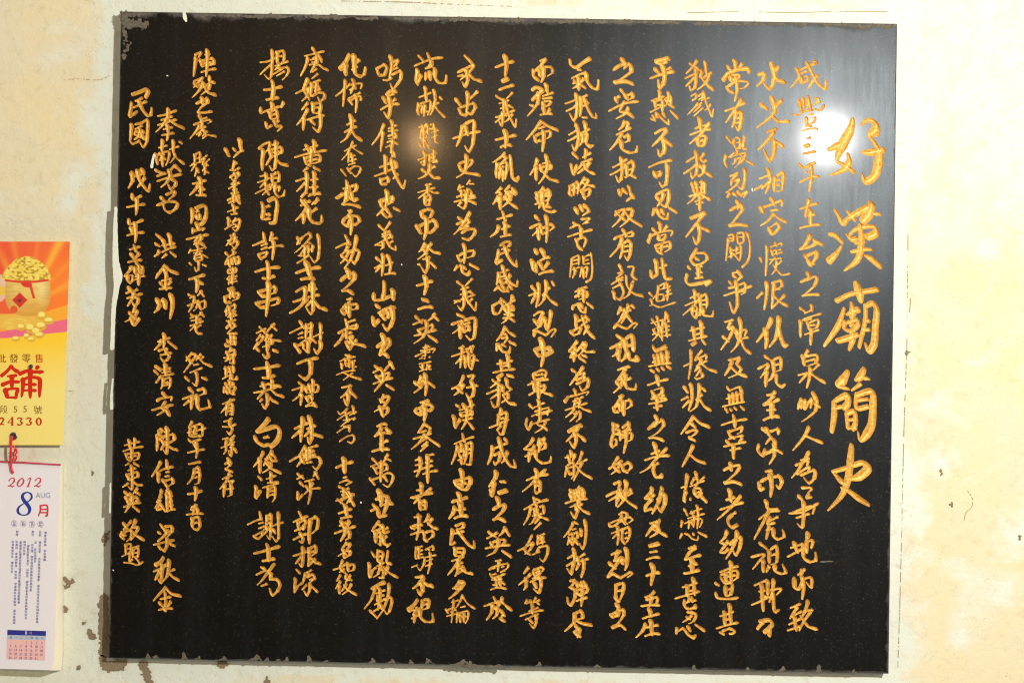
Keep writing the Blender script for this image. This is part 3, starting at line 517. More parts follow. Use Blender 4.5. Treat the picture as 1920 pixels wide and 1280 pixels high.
得 6/9 61 5 66/11 66 6 71 1 75/7 70 7 76 5 79/13 64 14 67 19 65/13 63 19 61 21 62 19 65/15 65 18 63/12 70 17 68/10 73 16 70 23 69/18 68 19 75 17 81 13 78/14 74 15 77
等 6/8 87 6 90/7 90 11 88/11 88 12 90/15 85 13 88/13 89 18 87/16 89 17 90/9 96 17 93/12 91 12 98/2 100 11 97 21 95/6 103 12 100 17 98/15 99 15 105 13 109 10 106/10 103 12 105
@755 80 2.344
十 7/82 11 83 18 82 27/74 20 82 17 89 15
二 7/80 31 84 29:8/77 38 82 36 89 34
義 6/75 43 80 46/88 40 83 45/77 49 85 46/78 53 86 50/81 46 81 56/74 60 82 57 90 54/74 64 79 60/80 56 80 63 79 66 77 62/75 60 84 58/82 46 84 55 87 62 90 67 91 61/88 57 84 62 81 64/86 51 88 52
士 7/82 71 83 77 82 84/74 78 82 76 91 74/78 84 82 82 87 82
亂 6/82 88 78 92 72 96/80 91 83 92 78 97/76 97 75 103 75 108/76 98 83 96 83 104 82 109/78 100 81 99/79 104 81 103/79 100 77 109/81 103 80 111/86 90 87 100 88 108 91 110 93 107
後 6/79 116 75 120/79 121 76 124 73 128/86 114 82 119 86 119/88 117 90 120 83 122 81 126/86 122 86 126/77 124 77 128
永 6/50 11 55 16:8/44 24 50 21 57 18 53 24 46 30/44 27 49 26/51 22 52 30 50 35 48 32/53 25 57 29 63 31
留 6/52 40 52 48 51 56/60 39 53 46/43 46 46 50/45 53 47 57 50 58 52 57/46 52 52 50 57 49 58 52 55 57 52 56
丹 6/48 67 46 76 43 83/49 67 52 64 57 63 57 71 56 81 53 87 50 83/50 67 52 74/40 77 48 74 56 72 62 71
史 6/51 90 51 97 49 104 43 108/45 98 47 102 49 102/45 97 50 95 56 94 54 98 51 101/46 101 51 104 56 105 62 106
築 5/46 114 44 118/46 116 49 115/54 110 51 114/53 113 57 113/45 119 50 118/47 118 47 124/43 124 50 121/52 117 52 121 49 124/53 117 55 119 55 122 58 122/50 122 50 128/42 127 50 125 58 124
流 6/13 11 16 14:7/9 19 16 16 24 13 32 12/20 9 23 17:9/24 15 21 19 18 21/18 21 24 19/12 22 11 30 12 34/12 33 15 26/19 25 18 30/22 24 22 30/26 21 26 28 29 32 34 32 35 26
獻 6/18 36 19 47/13 44 18 42 23 40/13 49 12 54 13 58/12 50 17 48 22 47 22 53 20 58/16 51 15 57/16 53 19 52/18 50 17 59/15 56 20 55/25 38 26 46 24 54 22 58/24 51 29 48/25 49 28 54 33 59:7/30 44 31 45
麒 5/13 68 20 65/16 66 15 71 14 77/17 68 20 67 20 73/14 73 20 71/17 68 17 84/15 77 20 75/14 81 15 84/18 78 21 84/22 66 25 65 24 69 22 69/23 72 29 70/26 68 26 80/23 76 28 74/26 79 28 80
棋 5/17 87 18 93 17 98 15 96/12 94 17 92 20 89/14 96 18 94/22 90 21 95/25 86 25 94/21 90 27 88/21 95 28 94/22 92 24 92/24 96 28 95
火 6/16 102 19 104/22 97 21 103 17 107 12 109/26 99 22 101/21 104 25 108 30 108
香 5/18 114 23 113/12 120 19 118 26 116/20 114 20 121/20 119 12 125/21 118 25 120 29 120/18 123 18 128/18 124 22 122 22 128
@755 360 2.344
香 5/18 5 18 10 21 10 22 5/19 7 21 6
後 6/78 0 74 1/79 1 76 5 72 10/78 4 78 14/82 2 87 0 90 2/83 4 85 8/87 2 85 7 80 12/81 4 86 9 92 13
庄 6/80 16 82 22:8/75 22 82 20 88 18/77 27 75 32 70 36/82 25 82 35/79 30 86 27/78 36 82 35 87 34
民 6/78 43 82 40 86 40 85 43 79 46/77 46 76 52 75 57 80 54/77 50 82 48 86 46/82 44 84 51 88 57 91 59 91 55
感 6/77 65 76 71 75 74/77 65 85 62/80 59 82 66 86 72 91 75 92 71/86 66 84 71/78 68 82 67/79 70 79 73 83 72 83 69 79 70/76 76 73 79/77 76 80 79 84 79 84 76/80 75 81 77/86 75 87 77
嘆 6/72 91 73 97 76 97/72 91 78 88 80 91 77 97/79 86 82 88/80 92 85 89 90 86/88 83 86 90/82 92 83 95 88 94 88 91 82 92/85 90 85 98 82 103 79 105/81 98 88 97/86 101 89 103:7/80 101 89 98
念 6/82 108 79 114 75 119/82 108 85 112 90 115/81 113 83 114/79 117 84 116 81 121/76 122 75 127/77 122 80 127 85 128 86 124/80 122 82 123/86 120 90 122
築 5/43 4 49 2/51 0 51 8 49 13 45 11/53 3 58 4/41 8 50 6 58 4/47 8 44 11/53 7 58 9:7
為 6/54 16 50 23 45 30 41 34/45 21 47 22/43 26 52 22 53 24 49 28/46 30 53 27/47 33 52 30 58 30 57 34 53 38 48 37
忠 6/49 42 50 49 49 57/44 51 46 55 49 54/45 51 50 48 57 47 56 51 50 53/44 59 41 63/44 60 47 59 48 64 52 66 54 63/49 60 50 61/54 58 60 61:7
義 6/44 72 49 76/56 69 50 75/46 78 53 76/46 82 55 79/49 76 49 83/41 89 49 85 58 82/41 87 46 87/49 84 49 90 47 94 44 91/50 78 51 85 55 91 58 94 59 88/56 85 52 89/54 80 56 81
祠 6/44 98 49 100:7/39 106 44 104 48 103 45 109 40 113/46 107 46 117/49 103 54 101 58 101 58 109 57 116 54 118 51 115/49 106 54 104/49 108 49 111 53 110 53 107 49 108
稱 6/45 125 49 123/51 126 57 123
弔 7/15 16 16 20 19 20/15 16 20 14 24 15 22 20 19 21/19 21 19 30 17 38/12 28 14 32/12 28 18 25 25 23 27 27 23 32 19 32
祭 6/18 41 15 46 13 48/16 45 21 43 18 49 12 54/17 46 18 48/23 41 20 46/21 45 25 48 30 49/17 50 20 49/16 54 22 52/20 52 20 60 18 64 15 60/12 58 14 58/23 57 26 60:7
十 7/18 68 19 75 17 82/11 75 18 73 24 71
二 7/16 86 20 87:8/12 94 18 92 24 92
英 6/8 106 13 104 17 102/11 100 15 104/26 97 23 101 20 103/25 99 28 102/13 111 15 113/13 110 19 108 24 106 23 110 19 111/19 103 19 110 16 116 9 121/9 115 17 113 27 110/21 115 27 119:8
靈 5/17 125 21 123/19 124 18 128/14 127 20 126 26 125
@755 640 2.344
念 5/75 7 77 3/77 3 80 8 85 8 86 4/86 1 90 2
其 6/75 18 82 17 88 15/79 16 79 23/84 11 85 21/79 20 84 19/72 25 81 23 90 22/80 26 76 29:7/84 27 88 28:7
殺 6/72 31 78 35/78 30 74 34 70 37/67 42 74 39 79 37/77 36 77 44 76 51 73 52 71 48/76 42 70 46/83 30 84 36 87 38 84 40/80 36 80 40/80 43 84 41 84 45 79 49/81 44 85 49 90 50:7
身 6/79 54 77 59/77 59 76 66/77 59 83 57 82 67 80 74 78 74 76 71/78 62 81 61/78 65 81 64/69 69 77 66 85 62/79 67 75 71
成 6/72 84 71 91 68 98/72 86 79 83 84 81/77 77 79 86 82 93 86 99 90 100 89 95/84 88 81 95 79 97/73 91 78 89 77 95 74 98 73 96/82 78 83 79
仁 7/75 104 74 109 69 116/73 112 72 123/78 112 82 112/77 121 83 119:8
之 6/76 126 77 128
稱 6/46 5 49 4/39 12 45 10 50 8/48 5 47 13 46 21/47 13 42 18/50 6 55 5/52 8 53 10/55 5 55 9/50 12 50 21/51 13 57 11 56 18 55 22 53 20/51 16 56 15/53 11 53 20/58 14 60 15
好 6/49 27 46 34 44 37 48 41/39 38 44 36 49 34/49 34 46 39 41 43/52 28 57 27 54 32/55 32 57 38 56 43 53 45 51 42/51 37 60 35
漢 6/43 51 45 52:7/41 60 42 69/42 69 46 62/45 55 51 53 57 50/49 51 50 54/54 47 55 53/47 57 47 59 55 58 55 55 47 57/52 53 51 63 47 70/48 63 56 61/53 65 56 69:8
廟 6/48 74 49 79:8/41 82 48 79 57 76/44 83 42 91 39 98/47 82 47 88/45 86 49 85/45 88 49 87 49 91 46 92 45 88/44 95 49 93/47 92 47 98/51 82 51 91 49 98/51 82 55 81 55 90 54 98 51 98/51 86 54 86/51 90 54 89
由 7/47 103 48 112 47 118/42 112 43 115 47 117/41 112 48 110 54 109 54 113 51 118 47 118/44 114 51 113
庄 6/45 122 47 128/40 127 46 126 52 124
靈 5/19 3 18 12/16 5 22 4/10 12 14 10 22 6 26 6 24 9/15 12 17 11/20 9 22 8/13 14 16 13/17 14 18 13/21 13 22 12/13 18 23 16/16 18 16 22/20 18 19 23/14 20 15 21/22 19 21 21/13 24 19 22 23 22
外 6/15 28 13 33 10 35/14 31 17 31 14 37 9 41/10 33 14 36/18 26 19 35 18 43/20 32 25 36:7
而 7/14 49 21 47/18 49 15 53/12 53 10 56 14 58 16 55/13 54 20 50 24 52 22 55 20 55/18 53 18 58 17 63
參 6/18 65 15 69 12 73/13 73 19 71/19 67 22 69/22 71 20 74/8 78 15 76 23 73/18 74 14 80 7 86/18 75 23 79 29 83:7/19 77 15 80/20 80 15 84/20 82 14 88
拜 6/10 95 15 93/10 99 16 97/9 104 17 101/14 93 14 101 11 108/19 91 25 90/18 97 24 95/17 101 24 99/16 106 22 104 28 103/20 91 20 102 20 113
者 6/15 114 15 122/11 119 16 118/6 125 13 123 24 121/23 117 18 121 12 126
@755 920 2.344
之 7/76 6 77 11 75 13/72 15 77 12 82 11 80 16 76 20 72 23/72 23 77 22 82 24
英 6/67 38 71 36 76 33/69 33 74 36/82 29 80 33 77 36/82 30 85 35/71 42 72 44/72 41 78 39 82 39 80 43 76 43/77 38 76 44 73 49 67 52/66 46 75 44 86 43/80 48 86 52:8
靈 6/74 56 79 55/69 63 74 60 84 58 84 61 82 63/77 56 76 64/72 62 74 61/79 61 81 60/71 67 75 66/78 65 82 63/70 66 72 69 77 68 82 66/71 71 77 70/75 70 75 76/78 69 78 76/72 75 74 75/80 73 81 74/70 79 76 77 83 78
於 6/73 85 75 89:7/65 92 71 90 77 88/72 90 71 97 67 103/73 94 76 93 75 99 72 102/80 85 77 91 74 95/79 88 83 92 87 95/79 96 81 99/81 97 79 101 78 102 82 104
仁 6/71 0 71 4/77 1 84 0
庄 7/44 2 47 9:9/39 9 46 7 52 5/42 13 40 18 37 22/46 10 47 20/43 15 50 14/41 22 46 20 52 20
民 6/42 28 47 26 49 26 48 29 43 31/40 31 39 38 38 43/39 43 42 41/41 34 49 32/44 31 48 37 53 43 57 45 57 40
晨 6/42 46 42 52/42 46 49 46 48 51 43 52/43 49 47 49/39 56 45 54 49 52/46 53 42 60 36 67/42 59 48 57/43 62 49 60/45 57 44 64 42 68/44 66 50 62/46 61 51 65 56 66
夕 7/46 72 43 76 40 78/45 73 49 73 46 78 41 83 37 86/42 78 45 78
輪 5/39 89 45 87/35 95 36 97/36 95 41 93 42 95 37 97/41 87 40 96 39 105/35 100 43 98/48 83 46 88 43 93/48 84 52 90 58 94/46 93 50 92/44 97 43 105/44 98 52 96 52 102 50 106/46 98 46 105/49 97 49 105/44 101 51 100
者 6/8 6 16 3 24 1/15 3 9 10/14 8 14 15/14 9 18 8 18 14 15 15/15 11 17 11
輅 6/9 21 15 20/7 29 9 30/8 28 14 26 15 27 9 30/13 19 13 30 11 39/6 35 12 33 17 32/21 19 19 23 17 25/20 23 24 22 20 27/20 25 24 29 28 30/17 33 18 39 20 40/18 33 24 32 24 36 20 39
驛 5/11 45 16 44/11 45 10 53/12 49 16 47/11 52 16 50/13 45 13 54/10 54 17 53 17 58 14 63 12 61/7 61 12 59/18 47 24 44 24 47 19 48/21 46 21 47/18 53 27 51/19 56 24 54/18 60 24 58/22 49 22 58 20 66
不 7/10 69 17 68/17 69 13 74 8 78/15 73 16 79 14 82 12 79/17 73 20 75 24 76
絕 6/12 87 9 91 5 95:9/6 95 10 95 12 93/12 94 8 99/7 102 12 99/10 98 9 105/16 88 15 94/17 87 21 87 20 93 15 95/16 91 20 90/14 94 14 100 18 104 24 104 24 98
@540 80 2.344
嗚 6/71 21 73 26 76 26/71 21 77 18 79 20 77 26 74 26/82 11 83 19 81 28/83 16 88 14 86 18 82 21/83 22 88 20/83 26 90 23 90 29 87 34 84 37 82 33/76 30 80 30 83 28
乎 6/79 42 82 39 86 39:8/85 41 80 43/77 45 78 48/86 45 83 48/74 54 81 50 89 49/81 44 82 51 81 58 80 60 77 56
偉 6/77 65 73 74 67 82/76 71 75 80 74 87/83 63 84 69/80 69 87 66/80 71 88 70/80 75 86 73 86 76 80 77/84 70 84 75/79 80 82 79 88 81/78 84 82 82/84 78 83 86 84 91/82 88 85 88 85 91 83 91
哉 6/78 91 78 105/73 100 78 98 82 96/69 107 77 104 88 99/83 93 84 101 88 110 92 116 94 110/88 105 84 109/86 96 87 99/74 109 75 113 79 113/74 110 80 108 80 111 77 114
忠 6/79 119 80 128/74 126 80 124 84 123 82 128
化 7/49 10 46 16 42 21:9/46 17 46 26/55 19 51 22/53 10 53 18 54 25 58 27 61 25 62 20/57 14 54 17
懦 6/46 30 45 40 44 51/38 43 42 40 46 36/46 37 50 33/52 30 54 37/50 34 54 33 59 33 58 37/49 38 54 36/53 34 50 41/54 42 58 40/48 45 54 42/54 42 55 47 54 56/49 46 51 49/49 47 54 44 58 43 58 46 55 47
夫 6/50 58 51 67 47 76 42 80/47 66 54 62/45 72 50 69 55 67/51 70 54 75 59 78
奮 5/52 79 48 88 43 94/45 87 50 84 55 82/52 84 56 87 60 89/49 89 48 96/51 89 52 97/49 92 54 90/49 95 55 93/48 98 54 96/48 103 53 99 58 100 57 104 54 107 51 104/43 102 46 106/48 101 50 104
起 7/47 111 48 117:9/44 117 50 115/39 125 45 121 50 117/48 118 48 124/47 123 45 128/51 115 55 114 54 118 51 120/51 120 52 125 56 125
廖 6/20 5 22 9/13 11 21 9 29 7/16 12 14 19 10 27/20 13 25 11 27 16/18 14 22 13/19 16 24 15/23 12 23 18/17 18 22 17/22 17 18 24/25 18 29 21 32 22/23 21 19 24/24 25 19 29
媽 6/16 29 13 37 16 43 17 46/17 37 15 43 11 47/6 41 12 38 18 36/19 33 18 42/20 32 26 30/20 36 25 35/21 39 26 37/23 32 22 41/19 43 25 40 29 41 29 44 26 47 24 44/18 43 23 41
得 6/16 48 11 54/16 53 12 60 7 66/13 60 12 70/20 49 20 56/20 49 26 49 25 56 20 56/21 52 25 52/15 62 21 60 29 58/26 57 26 66 24 71 20 68/19 63 21 65
黃 6/15 83 17 87/21 79 21 87/12 86 18 84 24 82/5 92 15 89 31 86/13 92 15 97 18 98/13 93 18 91 25 90 25 95 18 97/19 85 18 97/14 95 24 93/12 103 16 100/21 100 25 102
桂 6/15 104 15 114 14 120 11 124/6 111 12 109 17 108/14 112 7 119/21 104 21 114/18 110 24 109/17 116 24 115/21 115 21 122/16 123 21 121 26 121
花 7/11 128 14 126/24 125 21 129
@540 360 2.344
忠 6/79 0 79 6 78 13/74 8 75 12/74 8 79 6 84 4 83 8 76 12/77 13 71 19/76 17 79 20 82 19 81 16/79 14 80 16/85 13 89 15:6
義 6/73 27 76 30/82 24 77 31/75 34 82 31/75 36 80 34/78 31 78 37/69 43 76 39 84 35/76 40 76 44 74 46/71 42 76 43/77 34 79 39 82 44 86 46 86 43/84 39 80 42/82 34 83 36
壯 6/71 53 75 56/76 50 76 58 75 67/69 61 75 58/75 58 70 64/80 51 82 58 81 65/78 59 84 56/77 66 82 65 86 65
山 7/77 72 77 79 76 85:9/69 81 69 86 75 86 82 83/84 79 84 86
河 7/71 91 73 92/68 100 69 106 73 102/72 97 79 93 86 92/83 92 84 101 82 107 79 110 76 106/75 98 77 101/75 98 80 96 80 100 77 101
之 7/76 115 77 120/71 124 76 120 81 118 81 122 77 127
起 6/47 0 50 5/38 5 44 1/47 1 47 6 43 10/43 10 50 10 58 12/50 5 53 7 55 6
而 6/48 15 51 15/51 15 48 19 45 22 44 25 48 27 50 22/44 22 50 19 56 20 57 23 54 26 51 25/50 19 51 26 50 34
効 6/46 35 49 41:9/38 45 44 42 50 40/48 43 46 47 43 50/47 46 51 48/49 47 46 53 42 57/43 51 48 55/55 35 53 45 50 54 45 61/49 48 54 46 57 48 55 54 53 57 51 54
之 7/48 63 49 69/42 71 47 67 53 65 53 69 49 74 43 79/43 79 48 79 52 81
而 6/47 86 51 85/50 87 46 91 43 95 45 97 49 94/44 92 50 90 55 90 55 93 51 94/49 91 49 100/47 91 47 96
處 6/46 102 48 108:9/48 104 54 102/40 113 47 109 55 106 54 109 50 109/45 113 42 118 37 123/47 110 47 116 51 115/44 114 51 112/46 117 52 115 49 121 46 123/49 116 53 121 62 123/55 118 49 126/47 119 54 121
花 7/15 0 10 4/17 2 26 1/10 11 18 7/11 7 16 13/24 6 19 10/16 11 12 17 6 23/13 18 12 25/23 13 18 17/17 13 17 20 20 24 25 25 27 23 27 19
劉 6/8 37 9 41/7 42 12 36 17 33 18 36 13 42 5 49/16 40 18 41/11 43 17 43/15 43 10 50 8 51/9 51 14 51/14 44 13 52/7 57 12 54 17 50/17 45 16 49/20 43 19 48/24 34 25 44 24 53 21 56 18 52
士 8/15 57 18 68/6 65 14 62 26 60/10 70 15 69 21 69
珠 7/6 80 11 77 15 76/14 77 13 86 10 91/4 88 10 86 14 84/1 97 8 93 16 85/18 75 17 79/17 79 23 77/16 84 25 82/20 72 20 84 20 94 18 97 15 93/20 86 14 92/21 87 25 92 31 94
謝 6/10 104 12 108/1 113 7 110 13 107/8 114 12 112/8 117 12 116/6 123 8 126 10 127/6 123 12 121 12 125/15 106 14 117/15 106 19 105/16 109 19 108/15 112 19 111/19 105 18 118/10 121 16 117 19 116/18 118 15 127/26 105 26 117 25 128/20 116 28 112/20 118 22 120
@540 640 2.344
之 7/78 0 73 11/73 11 77 10 80 12
英 6/70 20 75 23/68 25 75 21/83 17 79 21 76 25/82 17 84 21/71 28 73 30/71 29 77 26 81 25 79 29 73 31/76 24 76 31 69 40/68 34 76 31 84 29/79 35 84 38:7
名 6/77 43 74 49/75 45 81 44 77 51 69 56/74 47 78 49/74 53 76 60/74 54 80 53 79 57 76 60
至 7/71 68 75 66 79 66/75 68 73 72 69 76/69 76 75 73 82 73/79 70 82 72/75 74 75 86:10/73 82 80 79/67 88 74 86 81 86
萬 6/68 94 72 98/66 100 73 97/80 90 76 97/78 93 82 95/69 101 71 105/69 102 78 98 79 102 72 105/73 101 76 101/75 96 74 112/66 110 69 114/66 111 74 108 80 105 84 107 83 112 80 116 76 114/77 108 79 111
世 7/73 120 74 128/70 126 78 123/80 124 78 128
處 6/41 0 37 4/49 5 46 0/49 7 53 2 62 4
變 5/46 11 50 12:8/41 16 48 13 54 12/46 14 46 19/49 14 49 21/43 18 43 22/46 18 50 17/46 20 49 19/50 17 54 15/51 21 55 20/52 16 52 22/38 27 46 24 54 23/45 25 51 28 58 30:6/52 25 44 31
不 6/43 37 51 35/50 37 47 41 42 45/48 41 48 47 47 50 45 46/50 40 54 44
驚 5/40 56 42 58 46 55 48 53/39 63 45 59 51 56/46 56 48 64/52 52 53 58/49 59 55 56/50 62 54 61/50 62 47 64 42 68/44 63 50 62/44 68 50 67/54 61 52 63/39 73 45 69 50 68/49 68 49 72/41 80 47 76 52 75 53 78 51 81 48 80
十 7/45 94 45 100 45 105/38 101 45 98 52 96
二 5/44 109 47 108/41 113 46 111 49 111
義 5/51 112 46 115/41 116 45 118/42 120 49 117/43 123 50 121/45 118 45 126/39 127 46 125 53 122
謝 6/6 3 9 8/6 4 12 2/16 0 16 8 13 6/26 0 26 5 23 9 21 6
丁 7/7 18 14 15 24 13/18 15 18 25 14 30 9 27
禮 6/9 33 12 35/3 39 9 37 13 35/12 36 9 43 3 48/11 42 10 51/14 37 15 41/14 37 19 35 24 35 23 40 16 41/17 35 18 40/20 31 20 40/15 44 20 42/15 45 16 48/16 45 19 44 19 47/14 52 18 49 20 49 23 52/14 52 19 51 23 52
林 7/12 61 11 70 10 80/5 70 11 67 16 65/10 71 3 77/17 60 19 69 19 77 17 81 16 77/15 70 22 67/18 71 13 76/20 74 27 76:7
媽 6/14 83 10 91 13 97/14 91 7 100/1 96 8 92 15 89/15 86 15 94/16 85 24 83/16 89 21 87/16 92 22 90/18 86 18 93/14 95 20 92 25 93 26 97 23 102 20 100/15 97 19 96
萍 6/7 110 12 107/8 106 12 109/23 104 20 108/22 105 24 109/10 113 12 115/8 120 8 126 12 122/13 112 21 110/15 116 16 118/20 113 18 117/13 122 18 118 26 117/18 112 18 121 16 130
@540 920 2.344
世 7/73 0 75 5 74 12/66 16 72 13/70 7 76 4/68 11 72 15 73 20 79 19/74 11 84 10/81 7 78 14 76 19
能 6/73 24 69 29 67 32/67 32 72 31 75 29/72 26 75 28/70 33 70 41/70 34 74 33 74 43 72 42/71 37 74 36/76 27 77 33 81 32/80 29 77 31/76 36 77 42 80 43 82 42 79 45/79 36 77 38
激 6/67 49 69 52:7/65 58 65 69/66 69 68 63 71 61/72 47 72 56 75 55/72 48 76 49 75 56/72 52 75 52/80 48 79 57 82 58:7/71 60 77 57/74 57 75 61/74 60 72 66 68 69/73 63 76 63 76 69 73 69/80 60 78 66 73 70/77 61 82 66 88 69
勵 6/67 78 72 75 77 73:8/70 76 67 86 61 94/70 82 78 79/73 78 74 82/72 84 71 88/72 85 77 83/74 82 72 95/69 91 76 87/66 96 70 100/67 97 75 92/74 91 75 94/81 74 80 84 76 95 71 102/76 87 82 85 83 89 81 96 79 98 77 95
義 5/43 3 49 0/43 6 52 2/38 8 46 5 53 2/44 6 42 10/40 7 44 10/46 0 50 6 53 12/50 5 47 10/51 5 49 9
士 6/46 12 47 20/40 18 46 16 51 14/42 22 46 21 51 20
芳 6/41 28 47 25/43 25 45 29/49 24 47 29/37 34 45 31 54 28/47 29 45 35 42 40/46 33 49 32 49 37 46 39
名 5/47 41 44 45 43 47/46 43 50 42 47 47 40 52/44 47 46 50/47 48 50 48 49 51 45 53 45 49
如 5/44 55 42 60 43 63 46 65/45 62 41 65/36 63 42 61 47 58/48 58 48 64/48 59 53 59 52 63 48 64
後 5/42 67 39 72/42 72 38 78/41 75 41 82/47 66 46 70 50 69/50 67 46 73/47 71 51 71/47 74 43 80/45 75 48 79 55 83/51 74 48 79 43 83
郭 6/9 17 11 21:7/4 25 10 22 16 20/8 25 9 30 13 29/9 25 14 23 13 29/5 32 14 28/13 28 12 31/4 39 10 36 15 34/10 34 12 38 11 41 9 40/18 23 17 32 17 42/18 23 22 21 24 23 23 30 19 34
根 6/12 45 12 53 11 60 9 58/4 52 10 50 15 48/11 52 6 58/17 46 17 54 16 60/17 46 22 44 22 49 18 52/18 49 21 48/16 60 22 54/18 53 22 57 26 58
源 6/7 63 9 65:7/6 70 5 81/5 81 8 76 12 73/13 66 17 64 19 63/14 66 12 73/17 66 16 69/15 69 20 67 21 70 16 74/17 71 20 70/18 74 17 80 15 83 13 80/15 75 11 79/20 77 23 80:7
@330 80 2.344
楊 6/77 6 77 17 76 27 74 29 71 26/67 16 74 15 80 12/77 17 72 21 67 26/81 8 81 17/81 8 86 7 86 15 81 16/82 11 85 11/79 19 90 15/83 18 79 22/81 21 89 20 90 23 88 27 85 30/85 21 77 26/87 23 80 27
士 7/77 31 78 37:9 77 45/70 38 78 37 85 35/72 46 82 44
崑 6/77 49 77 53/68 52 68 56 74 54 80 52 83 51/86 48 84 52/75 56 76 61/75 56 80 54 81 60 77 61/77 58 80 57/72 64 73 68 77 66/79 63 80 67/80 65 82 62/80 67 85 67 81 71
陳 6/66 85 71 81 75 80 74 85 71 88/70 86 69 94 69 102/77 82 82 80/80 79 80 91 79 100 77 102 75 99/75 86 84 84 84 88 77 91/75 86 76 91/77 88 83 87/77 90 72 98/81 94 84 97 89 98:7
魏 6/72 105 72 110/67 107 72 106/65 112 71 110 75 108/72 111 67 116/72 112 72 115 76 113/63 121 69 118 76 115/72 117 74 121/74 117 69 122/80 104 79 106/77 106 77 112/77 106 82 104 82 111 77 112/77 109 81 108/78 113 75 118/80 113 79 119 82 123 86 122 87 118/81 116 83 115 82 119
以 6/40 86 42 90/46 85 47 86:7/51 78 52 86/54 86 50 88 46 92
上 5/47 95 45 102/46 98 49 96/43 102 47 102 51 100
之 5/47 105 48 107/43 108 47 105 50 104 50 106 46 110 44 108/48 110 44 114/44 113 48 113 51 112
義 5/42 117 47 114/48 113 46 117/45 118 49 117/44 121 50 120/47 117 47 124/41 126 45 124 51 122/47 119 49 125 51 127
陳 6/15 10 20 8 18 12/16 12 15 20 14 27/23 10 27 9/25 6 25 17 24 27/20 15 29 13 30 17 22 19/20 15 21 19/21 17 29 16/20 24 26 22 32 21
歿 6/14 31 22 28/21 29 16 34 14 36/16 35 21 34 18 39 13 44/15 33 17 35/27 27 27 31 31 32/22 33 24 37/22 36 27 33 26 37 20 42/23 35 26 40 32 42
之 6/21 45 21 49/16 49 22 46 25 45 25 48 20 52 17 56/17 56 23 56 29 55
處 6/19 59 21 64/21 61 25 60/14 66 21 63 27 62 28 63 25 65/19 66 16 71 11 77/21 64 21 68 24 67/18 69 24 67/22 69 16 74/22 70 24 74 21 77/20 72 18 75/25 71 21 75/26 74 32 75
縣 5/15 90 15 96/15 90 19 88 19 95/16 93 19 92/11 99 15 97 21 95/15 96 12 98/16 97 12 103/17 101 15 107/25 90 20 94/23 92 21 98/27 93 22 98 26 98/25 97 21 103/23 99 23 105 20 106/24 103 26 104/17 101 18 104
庄 6/19 109 20 113/13 113 18 112 24 110/18 114 15 118 11 122/20 115 20 122/18 119 23 117/16 122 20 122 24 122
@330 360 2.344
義 5/44 1 50 0/47 0 49 6 51 9/41 7 45 5 51 3/46 2 46 8 44 9/42 9 47 6/51 5 46 8
士 5/46 11 47 17/41 16 46 14 50 12/44 18 49 17
均 5/42 21 42 28/41 25 44 23/39 30 45 26/48 21 45 25/47 23 51 22 50 28 48 31 46 30/46 26 48 26/45 29 49 27
為 5/47 33 44 38 40 43/41 39 49 36/44 35 45 36/48 36 46 40/43 42 49 39 49 42 47 45 45 43
猫 5/40 49 42 51/41 53 48 48/46 47 46 50/42 53 39 57/42 54 43 60/39 58 42 57/45 54 45 58/45 54 50 52 50 57 45 58/47 53 48 57/45 56 49 55
羅 5/42 62 42 65 48 64/42 62 48 61 48 64/44 62 45 64/46 61 46 64/43 67 41 70 44 69/43 70 42 74/45 67 44 73/46 66 45 74/46 68 49 67/46 70 48 69/46 72 49 71
西 6/42 78 46 77:8/39 84 40 88 44 88/39 84 45 82 50 81 49 85 45 87/44 80 43 85/46 80 46 84
堡 5/42 91 39 96/41 94 40 99/43 92 43 95 47 94/43 92 47 90 47 93/42 97 48 95/45 96 42 99/46 96 48 98/44 96 44 102/41 100 47 99/40 103 44 103 48 102
之 5/43 104 44 108/40 109 43 106 46 105 47 107 44 110 41 113/41 113 45 113 49 113
出 5/44 115 44 122/41 118 42 120 47 118/47 116 47 119/40 121 40 123 47 121/47 119 47 122
日 7/69 9 70 15:9 69 21:8/74 7 79 5 81 10:8 80 18:8 79 24:7 75 25:5/72 12 75 11/72 18 75 18/71 22 75 21
許 6/70 33 71 39:8/61 43 66 41 71 39/68 43 73 41/68 46 73 44/66 50 68 53 72 51/66 50 73 48 71 52/77 33 75 39/76 37 81 37/74 45 79 43 86 43/78 39 78 46 77 54
士 7/73 56 74 62:9 74 69/63 64 73 61 83 60/69 69 74 69 79 67
串 7/74 72 74 83 73 91 72 99/66 80 69 83 72 83/66 80 72 78 79 76 79 80 75 82/64 89 68 92 72 92/64 89 73 87 82 85 81 89 76 91
蔡 6/67 108 72 113/64 113 72 109/79 105 75 109 72 113/77 107 80 110/68 114 64 119/66 116 70 115 68 119 62 125/74 114 71 119/72 115 77 118 84 119/77 114 74 118/72 121 77 119/69 124 74 122 78 121/74 122 73 128
同 6/13 14 13 20 12 25/16 13 21 11 24 12 24 19:8 22 24:7 20 26/16 16 18 15/17 19 17 21 19 21 19 18 17 19
安 6/17 26 18 30/14 30 13 33/14 31 19 30 23 29 21 31/8 38 16 36 26 34/20 34 15 40 20 41 23 43/21 36 18 40 14 42
寮 5/17 43 18 46/12 46 10 49/12 47 18 46 24 44 23 46/14 49 21 47/18 46 14 54/19 49 25 52/15 51 16 55 21 54/15 51 20 50 21 54/16 53 20 52/18 55 18 62 16 63 15 60/11 57 12 58/21 58 24 59
下 7/10 70 17 68 23 66/17 70 17 75 16 80/19 72 21 73
茄 5/10 82 15 84/21 79 17 83/20 80 22 83/11 85 15 83/9 91 14 89 18 87 16 93 14 95/15 85 13 91 10 96/18 89 20 94/18 89 23 87 23 92 20 94
